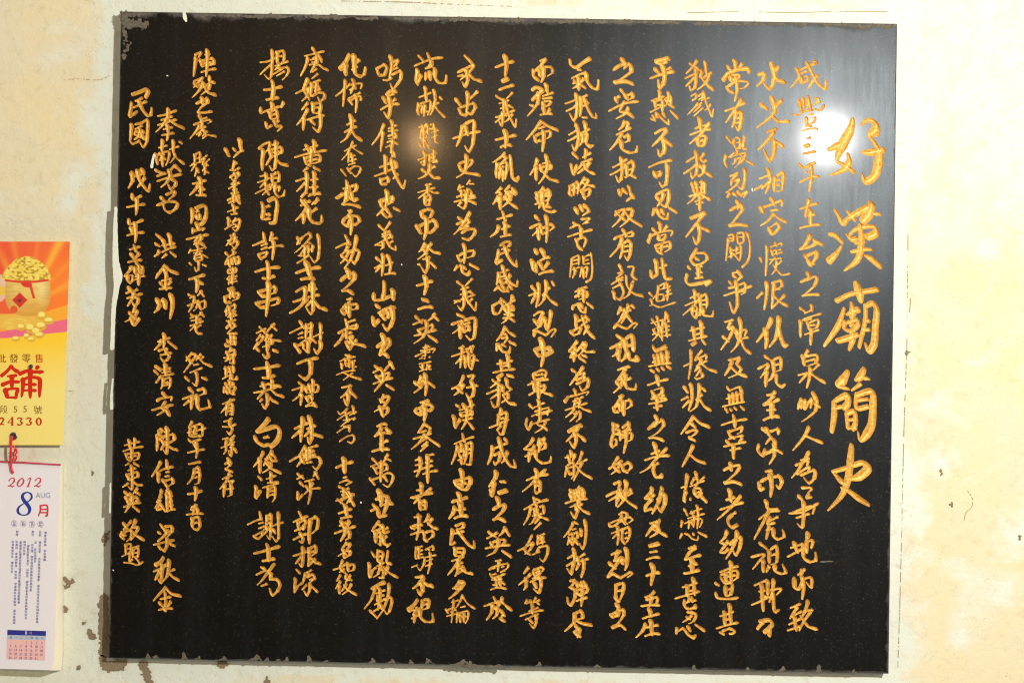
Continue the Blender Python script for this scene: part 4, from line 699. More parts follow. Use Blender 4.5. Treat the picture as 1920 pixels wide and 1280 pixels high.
荖 5/12 98 17 100/11 101 16 99/21 96 18 99/20 97 22 99/17 99 16 105/12 103 17 102/11 107 17 105 22 103/20 101 15 107 11 111/20 106 16 109/16 107 16 111 18 113 21 113
@330 640 2.344
出 5/40 4 41 4 47 1
身 5/44 5 43 8/41 9 43 15/42 8 47 7 46 13 46 17 43 17/42 11 46 10/38 13 43 13 48 10/44 13 39 16
現 5/38 22 43 20/39 25 43 24/40 21 40 28/37 30 42 27/43 21 44 26/43 21 46 20 46 25/44 23 46 23/44 26 43 30/45 26 45 30 48 30 49 28
尚 5/43 32 43 35/40 34 41 36/46 33 45 35/39 37 38 41/38 38 47 36 46 40 46 42 43 41/41 39 41 41 43 40 43 38 41 39
有 5/37 50 42 48 47 46/44 46 41 51 36 57/41 51 40 59/41 51 45 50 45 58 43 58/41 53 44 53/41 56 44 55
子 5/38 64 42 63 45 61/44 63 43 66 45 70 43 74 41 72/37 68 43 68 48 66
孫 5/37 78 42 77/41 78 40 81 40 87 38 90/36 85 43 82/47 75 43 78/43 79 46 77 43 82 47 80/46 82 43 85/45 84 44 91 42 89/43 87 42 88/47 86 48 88
之 5/42 94 42 98/39 98 42 96 44 96 43 99 39 102/40 102 45 104
存 5/37 110 41 108 45 107/43 105 40 112 35 118/39 114 38 124/42 112 46 111 44 114/44 114 44 122 41 124/40 118 46 117
蔡 6/66 1 62 6/72 0 78 0/73 0 73 7 74 11:7 72 13 70 11/65 6 66 7/78 7 81 8:7
士 7/73 17 74 22:12 74 28/62 22 71 21 83 19/69 29 74 29 79 27
恭 6/70 34 71 38/77 31 76 38/67 36 74 34 84 36/62 41 72 39 81 36/71 39 65 46/76 38 80 42 86 44/73 42 73 50 71 53 69 50/69 46 67 48/76 45 74 47/77 47 81 49
白 7/74 62:9 70 67 65 72/63 76 65 80 70 83 75 82/65 72 72 70 80 68 83 72:9 81 79:9 76 84/70 77 74 76
俊 6/70 88 67 94 62 100/67 94 67 105/77 87 74 92 71 94/71 94 76 92/77 90 79 92/74 92 70 99/75 92 77 95 81 95/71 97 76 97 75 101 69 105/73 98 77 102 84 105
清 6/66 108 68 110:7/64 116 64 125/64 125 68 119/76 105 76 113/72 110 80 107/73 113 82 112/69 117 75 115 82 113/74 117 73 125/74 118 79 116 79 125 77 128/74 120 78 119/74 123 78 122
祭 6/13 9 9 14 8 16/13 10 16 11 12 17 6 25/9 13 12 15/11 16 13 17/20 10 16 15/18 12 22 17 29 20/22 12 19 15/14 19 18 18/11 25 16 23 21 21/16 24 17 30 16 35 13 33/8 29 10 31/21 29 24 30:7
祀 6/11 38 13 40/5 46 11 44 15 43/11 47 6 51/13 44 12 54/17 39 22 38 23 41 19 43/17 43 17 50 19 54 25 53 27 52 26 47
每 5/13 64 10 69/10 69 19 66 21 67 21 75 18 77/12 68 11 74 17 73/16 68 14 73/9 73 17 71 24 69/10 75 14 76 20 75
年 5/10 78 12 80 16 79 20 78/15 82 16 85/9 89 17 87 23 86/16 80 17 87 16 93
一 6/10 98 15 97 20 96
月 5/15 102 13 109 9 114/15 102 18 101 19 107 18 113 15 114/15 105 18 104/15 109 17 108
十 6/16 117 16 122 15 127/9 122 16 121 21 119
@330 920 2.344
五 5/12 13 17 11/16 11 13 19/12 15 17 14 17 18/8 19 15 18 22 18
日 5/13 22 13 29/13 22 18 21 19 28 17 31 14 30/14 26 17 25
謝 6/67 17 68 22:7/57 27 63 24 69 22/66 26 70 25/66 30 71 28/62 36 66 38 69 35 70 32/62 36 70 32/73 20 72 30/73 20 76 19 76 28 75 38 73 36/73 23 75 22/72 27 75 25/70 31 76 28/75 29 70 35/82 17 82 28 82 37 80 40 77 36/77 28 82 26 86 25/78 31 79 33
士 7/73 43 74 48:9 74 55/62 50 70 48 83 44/69 56 74 55 79 54
為 6/79 58 74 64 69 71 65 75/68 61 71 62/64 67 72 63/77 61 74 65 77 66/76 67 75 71/68 76 73 74/75 70 81 71 83 75 81 80 77 83 75 78
清 6/64 0 64 5 67 0
@200 140 1.5625
民 6/31 24 40 21 47 18 50 20:8 47 27:7/30 33 29 42 28 50 37 44/34 32 43 28/32 40 48 32/39 32 43 42 49 49 53 48 54 40
國 6/30 60 29 71 28 80/34 60 42 58 49 55 49 68 48 80 44 87 40 81/34 66 43 61/34 69 40 68 38 73 34 72 34 69/39 64 42 72 45 77/44 68 41 76/33 78 40 74/29 81 32 83 40 79
戊 6/31 118 30 126
奉 6/74 41 73 51 68 60 59 69/61 50 71 48 84 43/65 55 79 50/61 61 73 57 84 54/76 55 83 60 92 64:7/73 61 74 70 72 79/68 66 79 63/66 73 81 70
獻 6/67 79 66 92/62 88 73 85/59 96 60 103 61 108/60 97 69 93 75 93 74 102 71 109/64 95 70 101/69 95 64 101/67 97 67 110/63 103 71 101/80 79 80 92 82 98 76 106/75 90 87 86/81 96 86 102 93 107/87 81 90 82
芳 6/59 115 66 118/60 122 68 118/82 109 78 113 75 117/83 110 88 115
@200 320 1.5625
戊 6/30 4 31 12 26 21/31 8 42 4/37 0 39 10 44 18 50 24 52 16/46 8 42 14 37 20/43 0 44 4
午 6/31 28 31 34 34 34 42 30/24 44 34 42 46 40/36 34 36 45 35 53
年 6/27 58 27 64 34 63 44 59/31 69 33 68/24 78 34 75 45 74/34 63 35 76 34 86/30 70 31 75
立 6/33 90 35 96:8/27 95 33 93 40 91/30 101 32 104/39 99 34 106/25 110 33 108 42 107
碑 5/27 116 31 115/30 116 27 121 21 127/36 111 38 114/34 116 35 122 42 122 43 115 35 116/37 119 42 118/39 114 39 122
芳 6/60 7 71 3/60 13 72 9 90 4/75 0 76 7 72 14 65 20/77 10 83 13 82 18 77 22 74 17
名 6/71 29 82 25 80 30 74 35/66 33 70 37/60 42 70 38 78 37 85 39 83 45 76 50 70 47 68 40
洪 6/60 77 65 81:8/59 88 63 90/57 103 61 100 63 96/68 84 71 94/75 77 78 93/66 90 82 87/66 98 74 94 83 91/72 100 66 105/77 98 82 102:7
金 6/70 114 65 120 60 128/70 114 77 120 85 123:7/70 119 72 127
@200 500 1.5625
碑 5/21 12 27 5 30 0/26 10 25 15 28 19 31 16 31 10 26 11/34 3 35 8 43 7 44 0/34 12 46 11/33 16 40 13/39 9 38 22
芳 6/27 26 30 30/23 32 31 28/37 27 31 31/24 38 33 35 43 32/33 31 31 38 25 47/34 36 38 38 37 43 34 47 31 43
名 6/34 50 31 55/31 54 37 53 33 60 22 66/28 56 33 60/30 63 32 70/32 63 39 62 36 67 34 71
金 6/72 0 62 8 59 14/72 0 78 6 85 8/71 6 71 16 71 26:8/66 17 78 14/65 20 68 23/77 17 74 22/63 27 70 26 78 25
川 7/61 40 63 46 61 51 57 55/69 41 70 45 70 50/77 34 79 44 78 53 76 62
李 6/69 81 69 92 68 97/61 90 70 87 76 85/66 88 63 94 57 100/74 90 83 97:7/62 101 70 98 73 98 70 102/71 101 75 107 72 112 68 113 65 109/64 106 78 103
清 5/59 120 64 124/66 123 76 122/70 118 70 128
@200 680 1.5625
清 6/60 4 64 7:7/58 10 61 13/59 24 63 19 66 15/71 2 71 14/66 8 77 6/66 12 77 10/62 17 71 15 81 13/68 19 67 27 65 31/68 20 76 18 76 27 74 31/69 24 74 23/68 27 74 26
安 6/68 37 71 40/60 46 64 43 78 41 77 45/54 57 67 53 80 50/71 46 66 54 72 57 75 63/74 51 68 58 60 63
@200 760 1.5625
陳 6/61 31 65 28 67 30 63 34 67 36/61 36 61 45 60 54/69 32 75 29/72 26 73 40 72 57 68 53/66 40 71 36 80 35 81 40 76 44 67 43/66 41 68 45/70 45 65 53/75 49 80 52 85 53
信 6/65 67 61 75 54 85/62 80 62 92/72 66 73 74:9/64 78 72 75 80 73/71 80 75 79/70 85 75 84/68 90 73 98/68 91 79 88 79 93 73 97
雄 6/66 101 64 109 60 116/60 116 66 108/65 113 58 123/66 117 60 125 67 123/66 120 70 126/73 102 71 110/72 106 73 127/76 103 78 125/73 110 79 108/74 116 79 114/73 121 80 119/73 126 82 124
黃 5/27 42 28 51/34 40 33 50/21 48 31 45 40 43/19 55 31 51 44 49/23 58 25 64 29 66/23 58 34 57 39 57 37 64 29 66/30 51 30 65/26 62 36 60/27 69 22 72/33 69 38 72
東 5/25 78 35 75/24 84 30 81 37 80 37 85 25 89/25 84 27 89/30 72 31 88 30 100 26 97/26 93 19 98/32 91 37 95 43 95
英 6/22 104 28 108/21 110 29 105/37 99 32 105/35 103 39 106/24 111 26 117/24 113 36 110 36 115 26 118/31 107 30 115 26 122 22 128/20 122 30 118 41 116/32 121 38 126:7
@200 960 1.5625
敬 6/21 14 24 18/20 21 30 10/19 24 17 28 20 31/19 25 25 22 30 22 29 30 24 35/20 28 23 27/35 9 32 16 28 21/31 18 38 18 34 26 29 33/29 21 36 28 45 33
題 5/23 39 23 50/23 39 29 38 28 48 24 49/23 44 28 43/18 53 26 49 32 47/28 48 27 59/31 42 39 40/32 44 31 54/33 44 38 43 37 53 32 54/32 49 37 48/31 56 27 60/35 54 39 60/20 60 30 61 37 63 44 59
梁 6/65 15 67 18:7/62 24 64 25/61 35 68 29 75 21/70 17 78 17 78 23 73 29/70 21 72 24/56 39 68 36 81 33/73 31 72 40 69 46 66 43/63 41 64 43/77 38 81 40
秋 6/68 54 65 59 59 63:8/56 71 67 66 72 62/67 63 66 76 65 84 62 80/64 70 58 81/75 57 74 69 72 77 66 84/72 72 82 68/74 71 79 77 86 81:7
金 6/71 90 65 96 56 106/71 90 77 97 88 100:7/70 96 71 106 70 117:8/64 104 77 101/64 109 67 112/77 107 73 113/62 117 71 115 79 115

"""
def parse(txt):
    out=[];ox=oy=0;s=1
    for ln in txt.split('\n'):
        ln=ln.strip()
        if not ln: continue
        if ln[0]=='@':
            a=ln[1:].split();ox,oy,s=map(float,a[:3]);continue
        ch,rest=ln.split(' ',1)
        strokes=rest.split('/')
        w=float(strokes[0]);sts=[]
        for st in strokes[1:]:
            tk=st.split();pts=[]
            i=0
            while i<len(tk)-1:
                y=tk[i+1];ww=None
                if ':' in y: y,ww=y.split(':');ww=float(ww)
                pts.append((ox+float(tk[i])*s,oy+float(y)*s,ww));i+=2
            sts.append(pts)
        out.append((ch,w,sts))
    return out
def brush(pts,w):
    """stroke polyline -> (n,3) array of disc centres and radii, pressed and lifted like a brush"""
    P=np.array([(p[0],p[1]) for p in pts],float)
    n=len(P)
    if n==1: P=np.vstack([P,P+[[1,1]]]);n=2
    wid=np.array([p[2] if p[2] else 0 for p in pts]+([0] if len(pts)==1 else []),float)
    seg=np.hypot(*(P[1:]-P[:-1]).T);L=seg.sum()
    # smooth tangents, sharp where the brush turns back on itself
    out=[]
    T=np.zeros_like(P)
    for i in range(n):
        a=P[max(i-1,0)];b=P[min(i+1,n-1)];T[i]=(b-a)*.5
    acc=0
    for i in range(n-1):
        p,q=P[i],P[i+1];t0=T[i].copy();t1=T[i+1].copy()
        d=np.hypot(*(q-p))+1e-6
        for t in (t0,t1):
            m=np.hypot(*t)
            if m>d: t*=d/m
        k=max(2,int(d/0.7))
        for j in range(k+(i==n-2)):
            u=j/k
            h=(2*u**3-3*u*u+1)*p+(u**3-2*u*u+u)*t0+(-2*u**3+3*u*u)*q+(u**3-u*u)*t1
            dv=(q-p)/d
            s=(acc+u*d)/max(L,1e-6)
            ang=math.atan2(dv[1],dv[0])
            # nib held at the upper left: strokes to the lower right are broad, rising ones thin
            f=0.94+0.33*math.cos(2*(ang-math.radians(68)))
            if wid.any():
                ww=wid.copy();ww[ww==0]=w
                r=0.5*((1-u)*ww[i]+u*ww[i+1])
                e=1.0
            else:
                e=1+0.30*math.exp(-((s-.10)/.13)**2)-0.38*math.exp(-(s/.035)**2)
                last=P[-1]-P[-2];la=math.degrees(math.atan2(last[1],last[0]))
                if 95<la<175: e*=1-0.50*max(0,(s-.45)/.55)**1.5     # falling left: lifts to a point
                elif 20<la<=65 and L>16: e*=0.78+0.5*math.exp(-((s-.78)/.22)**2)-0.45*max(0,(s-.9)/.1)
                elif -70<la<=20: e*=(0.62+0.38*min(1,s/.4))*(1+0.34*math.exp(-((s-.86)/.12)**2)-0.35*max(0,(s-.94)/.06))
                elif 65<la<=95: e*=1.08-0.55*max(0,(s-.72)/.28)**1.3
                elif -160<la<=-70: e*=1-.45*max(0,(s-.7)/.3)
                r=0.5*w*f*e
            out.append((h[0],h[1],max(r,0.6)))
        acc+=d
    return np.array(out)

class Canvas:
    """signed distance to a set of strokes on a regular grid (u units)"""
    def __init__(self, x0, y0, x1, y1, h):
        self.x0, self.y0, self.h = x0, y0, h
        self.nx = int(math.ceil((x1 - x0) / h)) + 1; self.ny = int(math.ceil((y1 - y0) / h)) + 1
        self.d = np.full((self.ny, self.nx), 99.0, np.float32)
        self.id = np.full((self.ny, self.nx), -1, np.int16)
    def discs(self, A, idx=0, pad=5.0, nib=False):
        A = np.asarray(A)
        xa = A[:, 0].min() - A[:, 2].max() - pad; xb = A[:, 0].max() + A[:, 2].max() + pad
        ya = A[:, 1].min() - A[:, 2].max() - pad; yb = A[:, 1].max() + A[:, 2].max() + pad
        i0 = max(0, int((xa - self.x0) / self.h)); i1 = min(self.nx, int((xb - self.x0) / self.h) + 2)
        j0 = max(0, int((ya - self.y0) / self.h)); j1 = min(self.ny, int((yb - self.y0) / self.h) + 2)
        if i0 >= i1 or j0 >= j1: return
        X = (self.x0 + self.h * np.arange(i0, i1))[None, :]; Y = (self.y0 + self.h * np.arange(j0, j1))[:, None]
        best = np.full((j1 - j0, i1 - i0), 99.0, np.float32)
        for x, y, r in A:
            if nib:             # slanted oval tip: strokes start and end on an oblique edge
                a = (X - x) * 0.64 + (Y - y) * 0.77; b = (X - x) * -0.77 + (Y - y) * 0.64
                q = (np.sqrt((a / 1.22) ** 2 + (b / 0.74) ** 2) - r) * 0.85
            else:
                q = np.sqrt((X - x) ** 2 + (Y - y) ** 2) - r
            np.minimum(best, q, out=best, casting='unsafe')
        sub = self.d[j0:j1, i0:i1]; m = best < sub
        sub[m] = best[m]
        ids = self.id[j0:j1, i0:i1]; ids[m & (best < 4)] = idx
    def grid(self):
        Y, X = np.mgrid[0:self.ny, 0:self.nx]
        return (self.x0 + X * self.h).astype(np.float64), (self.y0 + Y * self.h).astype(np.float64)
    def cut(self):
        """snap grid points to the outline and split cells along it"""
        X, Y = self.grid(); d = self.d.astype(np.float64)
        gy, gx = np.gradient(d, self.h)
        gl = np.sqrt(gx ** 2 + gy ** 2) + 1e-6
        s = np.abs(d) < 0.52 * self.h
        X = np.where(s, X - d * gx / gl, X); Y = np.where(s, Y - d * gy / gl, Y)
        d = np.where(s, 0.0, d)
        idx = np.arange(self.nx * self.ny).reshape(self.ny, self.nx)
        a = idx[:-1, :-1]; b = idx[:-1, 1:]; c = idx[1:, 1:]; e = idx[1:, :-1]
        sa = s.ravel()
        diag = (sa[a] & sa[c]) | ~(sa[b] & sa[e])
        t1 = np.where(diag[..., None], np.stack([a, c, b], -1), np.stack([a, e, b], -1))
        t2 = np.where(diag[..., None], np.stack([a, e, c], -1), np.stack([b, e, c], -1))
        return X, Y, d, np.stack([t1, t2], -2)        # tris (ny-1,nx-1,2,3)


def compact(V, T):
    used, inv = np.unique(T.ravel(), return_inverse=True)
    return V[used], inv.reshape(T.shape).astype(np.int32)


def patch(name, strokes, mat, h_of, grid=1.0, jag=0.0, dome=0.0, parent=None, w=6.0, seed=1, jscale=0.2):
    """a flat mark with real outline: strokes = lists of (x,y,width); raised a little, sides closed"""
    A = np.vstack([brush([tuple(p) for p in st], w) for st in strokes])
    r = A[:, 2].max() + jag * 4 + 3
    cv = Canvas(A[:, 0].min() - r, A[:, 1].min() - r, A[:, 0].max() + r, A[:, 1].max() + r, grid)
    cv.discs(A, pad=r + 3)
    if jag:
        X, Y = cv.grid()
        cv.d += (jag * 2 * (fbm(X * jscale, Y * jscale, seed) - 0.47)).astype(np.float32)
    X, Y, d, T = cv.cut()
    dm = d.ravel()[T].mean(-1)
    T = T[dm < 0]
    if len(T) == 0: return None
    base, th = h_of
    hh = np.zeros_like(X) + base + th + np.minimum(-d, 3.0) * dome * (d < 0)
    if dome: hh = hh + 0.5 * dome * (fbm(X * .35, Y * .35, seed + 5) - .5) * 2
    V = PN(X.ravel(), Y.ravel(), hh.ravel())
    V, T = compact(V, T)
    # skirt
    E = np.vstack([T[:, [0, 1]], T[:, [1, 2]], T[:, [2, 0]]])
    key = np.sort(E, 1); k = key[:, 0].astype(np.int64) * len(V) + key[:, 1]
    u, cnt = np.unique(k, return_counts=True)
    B = E[np.isin(k, u[cnt == 1])]
    lowV = V.copy(); lowV[:, 1] = -(base - 2.5) * U
    n0 = len(V)
    S1 = np.stack([B[:, 1], B[:, 0], B[:, 0] + n0], -1); S2 = np.stack([B[:, 1], B[:, 0] + n0, B[:, 1] + n0], -1)
    V = np.vstack([V, lowV]); T = np.vstack([T, S1, S2])
    V, T = compact(V, T)
    return mesh_np(name, V, T, mat, parent)


# ---------------------------------------------------------------- the wall
gx = np.linspace(-900, 2820, 311); gy = np.linspace(-700, 1990, 225)
GX, GY = np.meshgrid(gx, gy)
HH = (fbm(GX / 260, GY / 260, 3) - .5) * 2.2 + (fbm(GX / 60, GY / 60, 9) - .5) * 0.8 - 0.6
HH = np.minimum(HH, 0.4)
V = PN(GX.ravel(), GY.ravel(), HH.ravel())
# true positions on the wall (no foreshortening needed for so small a relief)
idx = np.arange(GX.size).reshape(GX.shape)
F = np.stack([idx[:-1, :-1], idx[1:, :-1], idx[1:, 1:], idx[:-1, 1:]], -1).reshape(-1, 4)
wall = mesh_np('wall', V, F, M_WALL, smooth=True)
tag(wall, 'cream and whitewashed old plaster wall with flaking patches, behind the black stone tablet', 'wall')

def blobs(name, items, mat, h_of, **k):
    for i, it in enumerate(items):
        patch(name, it, mat, h_of, parent=wall, seed=31 + 7 * i, **k)

# clay mortar laid bare where the limewash has come off
blobs('bare_mortar_patch', [
    [[(194, 1122, 17), (194, 1160, 18), (195, 1195, 17), (196, 1222, 18)]],
    [[(192, 1236, 14), (200, 1248, 16), (222, 1246, 22), (232, 1243, 10)]],
    [[(268, 1245, 12), (274, 1262, 14), (280, 1278, 9)]],
    [[(121, 1083, 6), (126, 1093, 8), (124, 1100, 7)], [(134, 1090, 6), (136, 1088, 5)]],
    [[(122, 1134, 6), (122, 1144, 5)]],
    [[(167, 1180, 8), (170, 1192, 11), (176, 1194, 7)]],
    [[(157, 1168, 4), (159, 1166, 3)]],
    [[(174, 886, 6), (177, 884, 4)]],
    [[(200, 1000, 5), (197, 1010, 8), (195, 1017, 7)]],
    [[(146, 1250, 6), (147, 1252, 5)]],
    [[(500, 1275, 9), (503, 1279, 8)]],
    [[(1764, 882, 3), (1767, 888, 3)]],
    [[(1911, 1004, 5), (1913, 1011, 6)]],
    [[(1700, 662, 4), (1704, 660, 3)]],
    [[(1782, 944, 3), (1785, 946, 3)]],
    [[(420, 1245, 12), (410, 1247, 8)]],
], M_BROWN, (0.3, 0.9), jag=7.0, jscale=0.22, grid=0.8)
blobs('hairline_crack', [
    [[(1290, 24, 1.6), (1400, 22, 1.2), (1480, 24, 1.8), (1560, 22, 1.2), (1662, 22, 2.2)]],
    [[(640, 2, 1.0), (760, 4, 1.6), (850, 8, 1.2), (960, 12, 1.0)]],
    [[(1703, 440, 1.4), (1702, 560, 1.0), (1701, 640, 1.6), (1697, 760, 1.2), (1694, 860, 1.6), (1691, 1000, 1.0), (1688, 1120, 1.5), (1684, 1250, 1.2)]],
    [[(1708, 560, 2.0), (1706, 585, 1.2)]],
    [[(1808, 975, 1.4), (1812, 960, 1.8), (1822, 950, 1.2), (1824, 935, 1.6), (1815, 920, 1.0)]],
    [[(120, 150, 1.2), (150, 148, 1.0), (185, 150, 1.2), (205, 142, .8)]],
    [[(128, 733, 1.6), (136, 733, 1.2)]],
], M_CRACK, (0.2, 0.25), jag=0.25, jscale=0.4, grid=0.7)

# ---------------------------------------------------------------- the tablet
tablet = empty('stone_tablet', P(SC[0], 1250, SLAB_H))
tag(tablet, 'large polished black stone tablet carved with columns of gilded brush-script characters', 'tablet')

# columns of writing, centre line at the top and at the bottom
LINES = [(1604, 1596), (1518, 1506), (1447, 1428), (1382, 1362), (1310, 1292), (1240, 1212), (1172, 1158), (1095, 1085),
         (1018, 998), (945, 933), (880, 862), (808, 790), (735, 715), (660, 648), (590, 573), (513, 502), (430, 428),
         (382, 360), (318, 312), (262, 248)]


def column_of(pts):
    x = sum(p[0] for p in pts) / len(pts); y = sum(p[1] for p in pts) / len(pts)
    f = (y - 130) / 1040.0
    return min(range(len(LINES)), key=lambda i: abs(LINES[i][0] + f * (LINES[i][1] - LINES[i][0]) - x))


GRID = 1.0
CT, ST = math.cos(TILT), math.sin(TILT)
def to_slab(x, y):              # turn into the tablet's own upright frame
    return SC[0] + (x - SC[0]) * CT + (y - SC[1]) * ST, SC[1] - (x - SC[0]) * ST + (y - SC[1]) * CT
def from_slab(x, y):
    return SC[0] + (x - SC[0]) * CT - (y - SC[1]) * ST, SC[1] + (x - SC[0]) * ST + (y - SC[1]) * CT


# a column is one piece of writing unless a clear space divides it into names
glyph = []
for ch, w, sts in parse(DATA):
    pts = [p for st in sts for p in st]
    dense = 1.08 if len(sts) < 7 else (1.0 if len(sts) < 11 else 0.86)
    A = np.vstack([brush(st, w * dense) for st in sts])
    A[:, 2] = A[:, 2] * 1.03
    A[:, 0], A[:, 1] = to_slab(A[:, 0], A[:, 1])
    glyph.append([column_of(pts), A[:, 1].min(), A[:, 1].max(), A])
pieces = 0; piece_col = []
cv = Canvas(196, 16, 1690, 1270, GRID)
for ci in range(len(LINES)):
    g = sorted([q for q in glyph if q[0] == ci], key=lambda q: q[1])
    low = None
    for q in g:
        if low is None or (q[1] - low > 15.0 and ci > 12):
            piece_col.append(ci); pieces += 1
        low = q[2] if low is None else max(low, q[2])
        cv.discs(q[3], pieces - 1, nib=True)
GXc, GYc = cv.grid()
# chisel marks: the outline is nibbled, not drawn
m = cv.d < 8
cv.d[m] += (0.30 * (hnoise(GXc[m] * .42, GYc[m] * .42, 5) - .5) + 0.30 * (hnoise(GXc[m] * .9, GYc[m] * .9, 8) - .5)).astype(np.float32)
X, Y, d, T = cv.cut()
X, Y = from_slab(X, Y)
dm = d.ravel()[T].mean(-1)                    # (ny-1,nx-1,2)
inside = dm < 0
depth = np.where(d < 0, 3.0 * (1 - np.exp(np.minimum(d, 0) / 1.25)) - d * 0.35 + 0.5 * (hnoise(X * .5, Y * .5, 21) - .3), 0.0)
depth = np.maximum(depth, 0)
VV = PN(X.ravel(), Y.ravel(), (SLAB_H - depth).ravel())
ids = cv.id[:-1, :-1]
# nearest stroke id for cells on the rim
ids4 = np.max(np.stack([cv.id[:-1, :-1], cv.id[1:, :-1], cv.id[:-1, 1:], cv.id[1:, 1:]]), 0)
idt = np.repeat(ids4[..., None], 2, -1)
for ci in range(pieces):
    Tc = T[inside & (idt == ci)]
    if len(Tc) == 0: continue
    v, t = compact(VV, Tc)
    o = mesh_np('title_inscription' if piece_col[ci] == 0 else 'inscription_column', v, t, M_GOLD, smooth=True)
    under(o, tablet)

# stone face: fine cells only beside the carving, large ones elsewhere
ny, nx = inside.shape[:2]
BL = 8
def edge_x(y, left):
    a, b = (QUAD['TL'], QUAD['BL']) if left else (QUAD['TR'], QUAD['BR'])
    return a[0] + (y - a[1]) / (b[1] - a[1]) * (b[0] - a[0])
def edge_y(x, top):
    a, b = (QUAD['TL'], QUAD['TR']) if top else (QUAD['BL'], QUAD['BR'])
    return a[1] + (x - a[0]) / (b[0] - a[0]) * (b[1] - a[1])
nbx, nby = nx // BL, ny // BL
keepT = []; coarse = []
idxg = np.arange(cv.nx * cv.ny).reshape(cv.ny, cv.nx)
# inner rectangle of blocks that holds all the writing
blk = inside[:nby * BL, :nbx * BL].any(-1).reshape(nby, BL, nbx, BL).any((1, 3))
near = (cv.d[:nby * BL, :nbx * BL] < 1.6).reshape(nby, BL, nbx, BL).any((1, 3))
blk |= near
jj, ii = np.where(blk)
i0, i1, j0, j1 = ii.min(), ii.max() + 1, jj.min(), jj.max() + 1
blkx = np.repeat(np.repeat(blk, BL, 0), BL, 1)
mask = np.zeros((ny, nx), bool); mask[:blkx.shape[0], :blkx.shape[1]] = blkx
fine = T[mask[..., None] & ~inside]
quads = []
for j in range(j0, j1):
    for i in range(i0, i1):
        if not blk[j, i]:
            quads.append((idxg[j * BL, i * BL], idxg[j * BL + BL, i * BL], idxg[j * BL + BL, i * BL + BL], idxg[j * BL, i * BL + BL]))
quads = np.array(quads)
tri = np.vstack([fine, quads[:, [0, 1, 2]], quads[:, [0, 2, 3]]])
vs, ts = compact(VV, tri)
# rim of the slab, chipped
rx0 = cv.x0 + i0 * BL * GRID; rx1 = cv.x0 + i1 * BL * GRID; ry0 = cv.y0 + j0 * BL * GRID; ry1 = cv.y0 + j1 * BL * GRID
def side(a, b, n): return [(a[0] + (b[0] - a[0]) * k / n, a[1] + (b[1] - a[1]) * k / n) for k in range(n)]
NS = 260
outer = side(QUAD['TL'], QUAD['TR'], NS) + side(QUAD['TR'], QUAD['BR'], NS) + side(QUAD['BR'], QUAD['BL'], NS) + side(QUAD['BL'], QUAD['TL'], NS)
inner = side((rx0, ry0), (rx1, ry0), NS) + side((rx1, ry0), (rx1, ry1), NS) + side((rx1, ry1), (rx0, ry1), NS) + side((rx0, ry1), (rx0, ry0), NS)
outer = np.array(outer); inner = np.array(inner)
inner = np.stack(from_slab(inner[:, 0], inner[:, 1]), -1)
k = np.arange(len(outer))
ctr = np.array(SC)
nrm = np.zeros_like(outer); nrm[:NS] = (0, 1); nrm[NS:2 * NS] = (-1, 0); nrm[2 * NS:3 * NS] = (0, -1); nrm[3 * NS:] = (1, 0)
chip = np.clip(fbm(k * 0.21, k * 0 + 3.3, 4) - 0.47, 0, 1) * 9 + np.clip(hnoise(k * 0.6, k * 0 + .5, 6) - 0.72, 0, 1) * 7
chip[:NS] *= 1.3; chip[NS:2 * NS] *= 0.3
for c0 in (0, NS, 2 * NS, 3 * NS): chip[c0] = 0
o1 = outer + nrm * chip[:, None]                # arris at the front
o2 = outer.copy()                               # just behind
n = len(outer)
SQ = (D - SLAB_H) / D             # sides run straight back to the wall
ring = [PN(inner[:, 0], inner[:, 1], SLAB_H), PN(o1[:, 0] + nrm[:, 0] * 1.2, o1[:, 1] + nrm[:, 1] * 1.2, SLAB_H),
        PN(o1[:, 0], o1[:, 1], SLAB_H - 1.2), PN(o2[:, 0], o2[:, 1], SLAB_H - 2.0 - chip * .8), PN(960 + (o2[:, 0] - 960) * SQ, 640 + (o2[:, 1] - 640) * SQ, -3.0)]
RV = np.vstack(ring); RF = []
for r in range(len(ring) - 1):
    for q in range(n):
        a = r * n + q; b = r * n + (q + 1) % n
        RF.append((a, b, b + n)); RF.append((a, b + n, a + n))
RF = np.array(RF)
allV = np.vstack([vs, RV]); allT = np.vstack([ts, RF + len(vs)])
slab = mesh_np('slab', allV, allT, M_STONE)
under(slab, tablet)
# body behind the carved face
bq = [QUAD['TL'], QUAD['TR'], QUAD['BR'], QUAD['BL']]
cx, cy = SC
ins = [(x + (4 if x < cx else -4), y + (4 if y < cy else -4)) for x, y in bq]
bv = [P(x, y, SLAB_H - 6) for x, y in ins] + [P(960 + (x - 960) * SQ, 640 + (y - 640) * SQ, -2) for x, y in ins]
o = mesh_py('slab_core', bv, [(0, 3, 2, 1), (0, 1, 5, 4), (1, 2, 6, 5), (2, 3, 7, 6), (3, 0, 4, 7)], M_STONE)
under(o, tablet)

def on_slab(name, strokes, mat, th=0.5, **k):
    o = patch(name, strokes, mat, (SLAB_H, th), **k)
    if o is not None: under(o, tablet)
    return o

